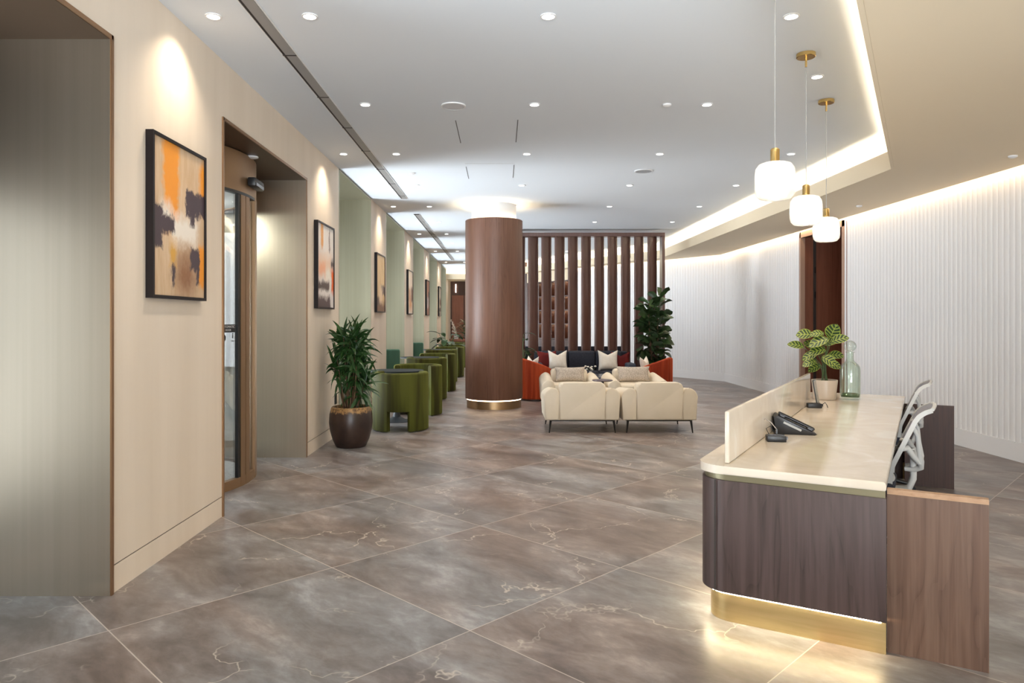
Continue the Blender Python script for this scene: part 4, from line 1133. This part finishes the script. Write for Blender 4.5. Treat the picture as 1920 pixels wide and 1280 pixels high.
# teal chairs on the wall side
def make_teal():
    t = thing('wall_chair', 'x', 'chair', (0, 0, 0))
    B().box(-0.29, 0.29, -0.05, 0.05, 0.12, 0.95, 0.035, 4).build('backrest', 'teal', t)
    B().box(-0.29, 0.29, 0.045, 0.55, 0.20, 0.45, 0.035, 4).build('seat', 'teal', t)
    for x in (-0.24, 0.24):
        for y in (-0.02, 0.49): B().cyl((x, y, 0), 0.014, 0, 0.21, 10, 0.02).build('leg', 'blackm', t)
    return t
tc_ = make_teal()
tc_.location = (-2.20, 13.42, 0); tc_['label'] = 'teal square backed chair in the bay after the third painting'; tc_['group'] = 'teal wall chairs'
dup(tc_, (-2.20, 17.45, 0), 0, 'teal square backed chair in the bay after the fourth painting', 'teal wall chairs')

# ------------------------------------------------------------------ lounge group
def arch(x0, x1, z0, z1, r_, n=8):
    p = [(x0, z0), (x1, z0)]
    for (cx, a0) in ((x1-r_, 0), (x0+r_, 90)):
        for k in range(n+1):
            a = R(a0 + 90*k/n); p.append((cx + r_*math.cos(a), z1-r_ + r_*math.sin(a)))
    return p
def make_lounge():
    """back towards local -Y, width 1.0"""
    t = thing('lounge_chair', 'x', 'armchair', (0, 0, 0))
    B().box(-0.49, 0.49, 0.02, 0.84, 0.165, 0.36, 0.03, 4).build('seat_base', 'leather', t)
    for s_ in (-1, 1):
        b = B(); b.prism(arch(-0.10, 0.10, 0.17, 0.60, 0.085), 0.0, 0.86, 0.02, 3)
        for v in b.bm.verts: v.co = Vector((v.co.x, v.co.z, v.co.y))
        for v in b.bm.verts:
            # arm slopes down to the front and rolls outward; foot tucked in
            v.co.x += s_*0.405
            k = (v.co.z-0.17)/0.43
            v.co.z -= 0.07*k*max(0, v.co.y)/0.86
            v.co.x -= s_*0.03*max(0, 0.5-k)*(1 if v.co.x*s_ > 0.40 else 0)
            v.co.z -= max(0, (v.co.x*s_-0.40))*0.35*k
        b.build('armrest', 'leather', t, smooth=70)
    b = B(); b.prism(arch(-0.308, 0.308, 0.17, 0.665, 0.055), -0.012, 0.20, 0.03, 4)
    for v in b.bm.verts: v.co = Vector((v.co.x, v.co.z, v.co.y))
    b.build('backrest', 'leather', t, smooth=70)
    b = B(); b.box(-0.315, 0.315, 0.16, 0.86, 0.33, 0.46, 0.05, 5)
    b.build('seat_cushion', 'leather', t, smooth=70)
    B().box(-0.43, 0.43, 0.05, 0.82, 0.150, 0.166).build('under_frame', 'blackm', t, smooth=0)
    for (x, y) in ((-0.44, 0.03), (0.44, 0.03), (-0.44, 0.80), (0.44, 0.80)):
        sx = math.copysign(1, x); sy = -1 if y < 0.4 else 1
        B().tube([(x-sx*0.02, y-sy*0.0, 0.166), (x, y+sy*0.015, 0.0)], [0.017, 0.008], 8).build('leg', 'blackm', t)
    return t
lg = make_lounge()
lg.location = (1.085, 9.43, 0); lg['label'] = 'ivory armchair seen from behind, in front of the column side of the lounge'; lg['group'] = 'ivory armchairs'
dup(lg, (2.115, 9.43, 0), 0, 'ivory armchair seen from behind, on the reception desk side of the lounge', 'ivory armchairs')
dup(lg, (1.165, 12.30, 0), PI, 'ivory armchair facing the camera with a speckled cushion, on the column side', 'ivory armchairs')
dup(lg, (2.235, 12.30, 0), PI, 'ivory armchair facing the camera with a speckled cushion, beside the ficus side tub chair', 'ivory armchairs')

def pillow(name, label, w, h, tk, m, loc, rz, tilt=-15, dent=0.0, group=None):
    b = B()
    def f(sgn):
        def g(u, v):
            a, c = u*2-1, v*2-1
            th = tk/2*((1-a**4)*(1-c**4))**0.6
            x = w/2*a*(1-0.10*(1-c*c)); z = h/2*c*(1-0.10*(1-a*a))
            if c > 0: z -= dent*c*(1-abs(a))**1.2
            return (x, sgn*th, z+h/2)
        return g
    b.grid(f(1), 16, 16); b.grid(f(-1), 16, 16)
    bmesh.ops.remove_doubles(b.bm, verts=b.bm.verts, dist=0.0005)
    b.bm.transform(Matrix.Rotation(R(tilt), 4, 'X'))
    o = b.build(name, m, smooth=80)
    o.location = loc; o.rotation_euler = (0, 0, rz)
    return tag(o, label, 'cushion', group)
pillow('lumbar_cushion', 'speckled beige lumbar cushion on the rear ivory armchair by the column', 0.52, 0.26, 0.13, 'pillow_p', (1.165, 11.93, 0.462), 0, -16, group='speckled lumbar cushions')
pillow('lumbar_cushion', 'speckled beige lumbar cushion on the rear ivory armchair nearer the ficus', 0.56, 0.27, 0.13, 'pillow_p', (2.235, 11.93, 0.462), 0, -16, group='speckled lumbar cushions')
# round drink table between the armchairs
t = thing('side_table', 'small round dark side table between the four ivory armchairs', 'side table', (1.545, 10.80, 0))
B().lathe([(0, 0.575), (0.145, 0.575), (0.155, 0.582), (0.155, 0.590), (0.145, 0.596), (0, 0.596)], 40).build('table_top', mat('plum_grey_top', (0.12, 0.09, 0.10), 0.3), t)
B().cyl((0, 0, 0), 0.022, 0.03, 0.575, 16).build('stem', 'slate', t)
B().lathe([(0, 0), (0.14, 0), (0.14, 0.055), (0.11, 0.065), (0, 0.065)], 32).build('foot', 'slate', t)
# navy sofa
t = thing('sofa', 'navy three seat sofa against the slatted screen', 'sofa', (1.72, 14.45, 0))
B().box(-1.00, 1.00, 0.0, 0.92, 0.10, 0.30, 0.03, 3).build('base', 'navy', t)
for k in range(3):
    B().box(-0.86+0.575*k, -0.293+0.575*k, 0.0, 0.72, 0.30, 0.455, 0.04, 4).build('seat_cushion', 'navy', t, smooth=70)
    b = B().box(-0.86+0.575*k, -0.293+0.575*k, 0.60, 0.82, 0.43, 0.845, 0.045, 4)
    b.build('back_cushion', 'navy', t, smooth=70)
B().box(-1.0, 1.0, 0.80, 0.94, 0.12, 0.83, 0.03, 3).build('back_frame', 'navy', t)
for s_ in (-1, 1):
    B().box(min(s_*0.86, s_*1.04), max(s_*0.86, s_*1.04), 0.0, 0.9, 0.12, 0.62, 0.045, 4).build('armrest', mat('slate_blue_fabric', (0.05, 0.065, 0.095), 0.8), t, smooth=70)
for (x, y) in ((-0.95, 0.06), (0.95, 0.06), (-0.95, 0.86), (0.95, 0.86)): B().cyl((x, y, 0), 0.015, 0, 0.105, 10, 0.022).build('leg', 'blackm', t)
pl = [('cushion', 'oxblood velvet cushion at the column end of the navy sofa', 0.42, 0.42, 0.13, 'pillow_r', (0.98, 14.84, 0.456), 0.12, 0.03),
      ('cushion', 'ivory cushion with a chopped top on the column side of the navy sofa', 0.40, 0.44, 0.15, 'pillow_w', (1.19, 14.72, 0.455), 0.05, 0.09),
      ('cushion', 'ivory cushion with a chopped top on the ficus side of the navy sofa', 0.42, 0.44, 0.15, 'pillow_w', (2.23, 14.72, 0.455), -0.05, 0.085),
      ('cushion', 'oxblood velvet cushion at the ficus end of the navy sofa', 0.40, 0.40, 0.13, 'pillow_r', (2.50, 14.82, 0.456), -0.15, 0.08)]
for (n_, lab, w, h, tk, m_, loc, rz, dn_) in pl:
    pillow(n_, lab, w, h, tk, m_, loc, rz, -17, dn_, 'sofa cushions')
# low table in front of the sofa with a small flower glass
t = thing('coffee_table', 'low navy round coffee table in front of the navy sofa', 'coffee table', (1.78, 13.35, 0))
B().lathe([(0, 0.42), (0.44, 0.42), (0.45, 0.43), (0.45, 0.45), (0.44, 0.46), (0, 0.46)], 48).build('table_top', mat('navy_lacquer', (0.05, 0.06, 0.10), 0.25), t)
B().cyl((0, 0, 0), 0.14, 0.0, 0.42, 32).build('pedestal', 'blackm', t)
t = thing('flower_vase', 'small vase of white flowers on the low navy table', 'vase', (1.66, 13.12, 0.46))
B().lathe([(0, 0), (0.03, 0), (0.038, 0.04), (0.025, 0.08), (0.02, 0.10), (0, 0.10)], 20).build('vase', 'greyplastic', t)
b = B(); random.seed(5)
for k in range(9):
    c = (random.uniform(-0.10, 0.10), random.uniform(-0.05, 0.05), random.uniform(0.12, 0.19))
    b.lathe([(0, -0.018), (0.020, -0.008), (0.024, 0.004), (0.012, 0.016), (0, 0.014)], 10, c)
b.build('blossoms', mat('white_petal', (0.75, 0.72, 0.66), 0.6), t)
b = B()
for k in range(9): b.tube([(0, 0, 0.09), (random.uniform(-0.09, 0.09), random.uniform(-0.04, 0.04), 0.15)], 0.002, 5)
b.build('stems', 'gstem', t)

# orange channel backed barrel chairs
def make_barrel(name, label, hi, loc, rz):
    t = thing(name, label, 'barrel chair', loc, rz, 'orange barrel chairs')
    # hi(angle): tall at the back, sloping to the arm tips; open side towards +Y
    def zh(a): return hi(a)
    shell(B(), 0.40, 0.33, 150, 390, 0.035, zh, 96, None, 0.012, 30).build('channelled_back', 'orange', t, smooth=50)
    B().lathe([(0, 0.06), (0.329, 0.06), (0.329, 0.40), (0.31, 0.43), (0, 0.445)], 40).build('seat', 'orange', t, smooth=50)
    B().cyl((0, 0, 0), 0.33, 0.0, 0.06, 40).build('base', 'wood_dark', t)
    return t
def slope(a):
    d = abs(a-270)/120.0
    return 0.80 - 0.24*d**1.6
make_barrel('barrel_chair', 'burnt orange channelled barrel chair beside the wooden column', slope, (0.66, 13.50, 0), R(-62))
make_barrel('barrel_chair', 'burnt orange channelled barrel chair in front of the fiddle leaf fig', slope, (2.86, 13.55, 0), R(62))
pillow('cushion', 'cream patterned cushion in the orange barrel chair by the column', 0.38, 0.38, 0.11, 'pillow_w', (0.56, 13.62, 0.44), R(-60), -12, 0.10, 'barrel chair cushions')
pillow('cushion', 'cream patterned cushion in the orange barrel chair by the fig', 0.38, 0.38, 0.11, 'pillow_w', (2.78, 13.50, 0.44), R(60), -12, 0.10, 'barrel chair cushions')

# ------------------------------------------------------------------ plants
# rhapis palm in the dark pot
t = thing('potted_palm', 'bushy strap leaved plant in a dark bronze rimmed pot beside the entrance', 'potted plant', (-1.785, 8.45, 0))
B().lathe([(0, 0), (0.165, 0), (0.180, 0.012), (0.215, 0.09), (0.245, 0.20), (0.256, 0.29), (0.250, 0.39), (0.232, 0.455), (0.224, 0.475), (0.212, 0.478), (0.205, 0.46), (0.205, 0.42), (0, 0.42)], 64).build('pot', 'planter', t)
B().lathe([(0, 0.435), (0.10, 0.442), (0.206, 0.428)], 32).build('soil', 'soil', t)
random.seed(11)
st_, fo_ = B(), B()
heads = []
for k in range(22):
    a = random.uniform(0, 2*PI); rr = random.uniform(0.02, 0.24); h = random.uniform(0.78, 1.38)
    if k < 4: h = random.uniform(1.24, 1.38); rr = random.uniform(0, 0.12)
    if k > 17: h = random.uniform(0.70, 0.90); rr = random.uniform(0.16, 0.26)
    heads.append((a, rr, h))
for (a, rr, h) in heads:
    hx, hy = rr*math.cos(a), rr*math.sin(a)
    b0 = Vector((hx*0.35, hy*0.35, 0.43)); e = Vector((hx, hy, h))
    st_.tube([b0, b0.lerp(e, 0.5)+Vector((random.uniform(-.012, .012), random.uniform(-.012, .012), 0)), e], [0.011, 0.009, 0.006], 6)
    for j in range(19):
        aa_ = 2.4*j + random.uniform(-0.3, 0.3)
        zz = h - 0.010*j - random.uniform(0, 0.02)
        el = 1.25 - 0.10*j + random.uniform(-0.2, 0.2)
        d = (math.cos(aa_)*math.cos(el), math.sin(aa_)*math.cos(el), math.sin(el))
        bx = b0.lerp(e, (zz-0.43)/(h-0.43))
        if bx.x + d[0]*0.2 < -0.27: d = (d[0]*0.2, d[1], abs(d[2])+0.3)
        fo_.leaf(bx, d, random.uniform(0.19, 0.30), random.uniform(0.036, 0.052), random.uniform(0.7, 1.4), 7, 0.3, 'strap', 0.0, (random.uniform(-1, 1), random.uniform(-1, 1), 0.6))
for v in fo_.bm.verts: v.co.x = max(v.co.x, -0.325)
st_.build('canes', 'stem', t, smooth=60); fo_.build('foliage', 'leaf', t, smooth=70, normals=False)

# fiddle leaf fig by the screen
t = thing('fiddle_leaf_fig', 'tall fiddle leaf fig beside the end post of the slatted screen', 'potted plant', (3.22, 14.95, 0))
B().lathe([(0, 0), (0.15, 0), (0.19, 0.40), (0.185, 0.42), (0.165, 0.42), (0.16, 0.37), (0, 0.37)], 40).build('pot', 'slate', t)
B().lathe([(0, 0.385), (0.163, 0.375)], 24).build('soil', 'soil', t)
random.seed(4)
st_, fo_ = B(), B()
for k in range(4):
    a = k*1.6+0.4
    top = Vector((0.13*math.cos(a), 0.10*math.sin(a), 1.98 - 0.16*k)); b0 = Vector((0.04*math.cos(a), 0.04*math.sin(a), 0.38))
    mid = b0.lerp(top, 0.5) + Vector((0.04*math.cos(a+1), 0.04*math.sin(a+1), 0))
    st_.tube([b0, mid, top], [0.016, 0.013, 0.007], 7)
    nl = 33
    for j in range(nl):
        f = 0.14 + 0.86*j/(nl-1)
        p = b0.lerp(top, f) + (mid-b0.lerp(top, 0.5))*(1-abs(2*f-1))
        aa_ = 2.4*j + k
        el = 0.20 + 0.75*f**2 + random.uniform(-0.3, 0.25)
        d = Vector((math.cos(aa_)*math.cos(el), math.sin(aa_)*math.cos(el)*0.8, math.sin(el)))
        q = p + d*0.05
        st_.tube([p, q], 0.004, 5)
        fo_.leaf(q, d, random.uniform(0.22, 0.34), random.uniform(0.15, 0.22), random.uniform(0.3, 1.3), 8, random.uniform(0.15, 0.4), 'fiddle', 0.12, (random.uniform(-1, 1), random.uniform(-1, 1), 0.7))
st_.build('trunk', 'stem', t, smooth=60); fo_.build('foliage', 'leaf2', t, smooth=70, normals=False)

# broad leaved plants further back
def leafy(name, label, loc, pot_r, pot_h, n, L, wd, h0, h1, spread, m_, seed, el0=0.9, shape='oval', pm_='slate'):
    random.seed(seed)
    t = thing(name, label, 'potted plant', loc, 0)
    B().lathe([(0, 0), (pot_r*0.8, 0), (pot_r, pot_h), (pot_r*0.9, pot_h), (pot_r*0.88, pot_h-0.04), (0, pot_h-0.04)], 32).build('pot', pm_, t)
    s_, f_ = B(), B()
    for k in range(n):
        a = 2.4*k + random.uniform(-0.3, 0.3); h = random.uniform(h0, h1); r_ = spread*random.uniform(0.3, 1)
        b0 = Vector((0.03*math.cos(a), 0.03*math.sin(a), pot_h-0.04)); e = Vector((r_*math.cos(a), r_*math.sin(a), h))
        s_.tube([b0, b0.lerp(e, 0.5) - Vector((r_*0.2*math.cos(a), r_*0.2*math.sin(a), 0)), e], [0.008, 0.007, 0.005], 6)
        el = el0 + random.uniform(-0.5, 0.3)
        f_.leaf(e, (math.cos(a)*math.cos(el), math.sin(a)*math.cos(el), math.sin(el)), L*random.uniform(0.8, 1.15), wd*random.uniform(0.8, 1.15), random.uniform(0.6, 1.5), 8, 0.25, shape)
    s_.build('stems', 'gstem', t); f_.build('foliage', m_, t, smooth=70, normals=False)
    return t
leafy('strelitzia', 'broad leaved green plant between the third and fourth window tables', (-1.50, 20.0, 0), 0.2, 0.45, 16, 0.42, 0.15, 0.80, 1.15, 0.30, 'leaf2', 3, 0.4)
leafy('rubber_plant', 'leafy plant in the gap between the column and the orange barrel chair', (0.42, 14.5, 0), 0.17, 0.40, 16, 0.30, 0.12, 0.60, 1.30, 0.14, 'leaf2', 9, 0.6)
# console with orchids before the end door
t = thing('console_table', 'walnut console carrying plants before the far wooden door', 'console', (-1.25, 24.2, 0))
B().box(-0.50, 0.60, -0.2, 0.2, 0.80, 0.86, 0.004, 1).build('top', 'wood_door', t)
B().box(-0.46, 0.56, -0.17, 0.17, 0.0, 0.80, 0.004, 1).build('cabinet', 'wood_door', t)
t = thing('orchid', 'white orchid with blossom sprays on the far walnut console', 'orchid', (-1.52, 24.15, 0.861))
B().lathe([(0, 0), (0.07, 0), (0.09, 0.14), (0.08, 0.14), (0.075, 0.11), (0, 0.11)], 24).build('pot', 'white', t)
random.seed(8)
s_, f_, b_ = B(), B(), B()
for k in range(4):
    a = random.uniform(2.4, 4.0); pts = []
    for j in range(7):
        u = j/6; pts.append(Vector((0.16*u*u*math.cos(a)+0.02*k-0.03, 0.10*u*math.sin(a), 0.11+0.62*u-0.12*k*u-0.10*u*u)))
    s_.tube(pts, 0.004, 5)
    for j in (3, 4, 5, 6):
        c = pts[j]
        for q in range(5):
            an = 2*PI*q/5
            b_.leaf(c, (math.cos(an), -0.5, math.sin(an)), 0.05, 0.045, 0.2, 3, 0.1, 'oval')
for k in range(8):
    a = 0.8*k; f_.leaf((0, 0, 0.12), (math.cos(a), math.sin(a), 0.7), 0.25, 0.07, 1.2, 6, 0.2, 'oval')
s_.build('stems', 'gstem', t); f_.build('foliage', 'leaf', t, smooth=70, normals=False); b_.build('blossoms', mat('orchid_petal', (0.80, 0.74, 0.66), 0.6), t, smooth=70, normals=False)
t = leafy('fern', 'olive leaved bushy plant beside the orchid on the far console', (-1.12, 24.25, 0.861), 0.13, 0.16, 46, 0.26, 0.06, 0.22, 0.62, 0.26, 'leaf3', 6, 0.7, 'oval', 'wood_dark')

# ------------------------------------------------------------------ lit bookcase behind the screen
L_ = math.hypot(1.45, 2.3); ba = math.atan2(-2.3, 1.45)
t = thing('bookcase', 'tall walnut shelving with warm shelf lights seen through the screen', 'bookcase', (0.9, 24.4, 0), ba)
# local x along the front, local y away from the room
B().box(0, L_, 0.36, 0.40, 0, 2.78).build('back_panel', 'wood_door', t, smooth=0)
for k in range(5):
    x = k*(L_-0.04)/4
    B().box(x, x+0.04, 0.0, 0.36, 0, 2.78).build('upright', 'wood_dark', t, smooth=0)
zs = [0.88, 1.36, 1.81, 2.26, 2.74]
for z in zs:
    s_ = B().box(0.0, L_, 0.005, 0.36, z, z+0.035).build('shelf', 'wood_dark', t, smooth=0)
    if z > 1:
        b = B()
        for k in range(4):
            x = k*(L_-0.04)/4 + 0.04
            b.box(x+0.03, x+(L_-0.04)/4-0.07, 0.20, 0.215, z-0.006, z-0.001)
        b.build('shelf_light', 'led_shelf', s_, smooth=0)
for k in range(4):
    x = k*(L_-0.04)/4+0.045
    B().box(x, x+(L_-0.04)/4-0.05, -0.012, 0.006, 0.06, 0.87).build('door', 'wood_dark', t, smooth=0)
def bk(x, y, z):
    return (0.9 + x*math.cos(ba) - y*math.sin(ba), 24.4 + x*math.sin(ba) + y*math.cos(ba), z)
items = [(0.40, 1.395, 'vase', 0.05, 0.20, 'ivory'), (1.05, 1.845, 'vase', 0.06, 0.22, 'charcoal'), (1.75, 0.915, 'bottle', 0.035, 0.28, 'clear'), (1.90, 0.915, 'bottle', 0.035, 0.26, 'amber'),
         (1.05, 0.915, 'bottle', 0.04, 0.30, 'frosted'), (2.35, 1.395, 'vase', 0.07, 0.26, 'black'), (2.42, 0.915, 'vase', 0.05, 0.22, 'copper'), (1.72, 1.395, 'vase', 0.05, 0.2, 'brown'), (2.35, 2.295, 'vase', 0.05, 0.16, 'bronze')]
shc = {'ivory': (0.7, 0.62, 0.5), 'charcoal': (0.05, 0.05, 0.05), 'clear': (0.8, 0.7, 0.6), 'amber': (0.5, 0.22, 0.06), 'frosted': (0.8, 0.74, 0.66), 'black': (0.02, 0.02, 0.02), 'copper': (0.65, 0.3, 0.18), 'brown': (0.2, 0.1, 0.06), 'bronze': (0.4, 0.25, 0.12)}
lvl = {0.915: 'lowest', 1.395: 'second', 1.845: 'third', 2.295: 'top'}
seen_ = set()
for (x, z, kind, r_, h_, c_) in items:
    pr = [(0, 0), (r_*0.7, 0), (r_, h_*0.35), (r_*0.8, h_*0.65), (r_*0.4, h_*0.85), (r_*0.5, h_), (0, h_)] if kind == 'vase' else [(0, 0), (r_, 0), (r_, h_*0.6), (r_*0.4, h_*0.75), (r_*0.35, h_), (0, h_)]
    tag(B().lathe(pr, 20).build(kind, mat(c_+'_glaze', shc[c_], 0.3), loc=bk(x, 0.15, z)), '%s %s on the %s shelf of the lit walnut bookcase' % (c_, kind, lvl[z]), kind, 'ornaments on the lit shelves')
tag(B().obox(Matrix.Rotation(R(8), 4, 'Y'), 0.03, 0.2, 0.30).build('book', mat('pale_book_cover', (0.75, 0.66, 0.52), 0.6), loc=bk(2.46, 0.12, 2.005), rotz=ba), 'pale book leaning on the third shelf of the lit bookcase', 'book')
# dark bench behind the screen
t = thing('bench', 'low black bench behind the foot of the slatted screen', 'bench', (1.85, 16.25, 0))
B().box(-1.35, 1.05, 0.0, 0.10, 0.12, 0.90, 0.02, 2).build('backrest', 'navy', t)
B().box(-1.35, 1.05, 0.09, 0.60, 0.20, 0.46, 0.03, 3).build('seat', 'navy', t)
for x in (-1.25, 0.95):
    for y in (0.05, 0.52): B().cyl((x, y, 0), 0.018, 0, 0.205, 10).build('leg', 'blackm', t)
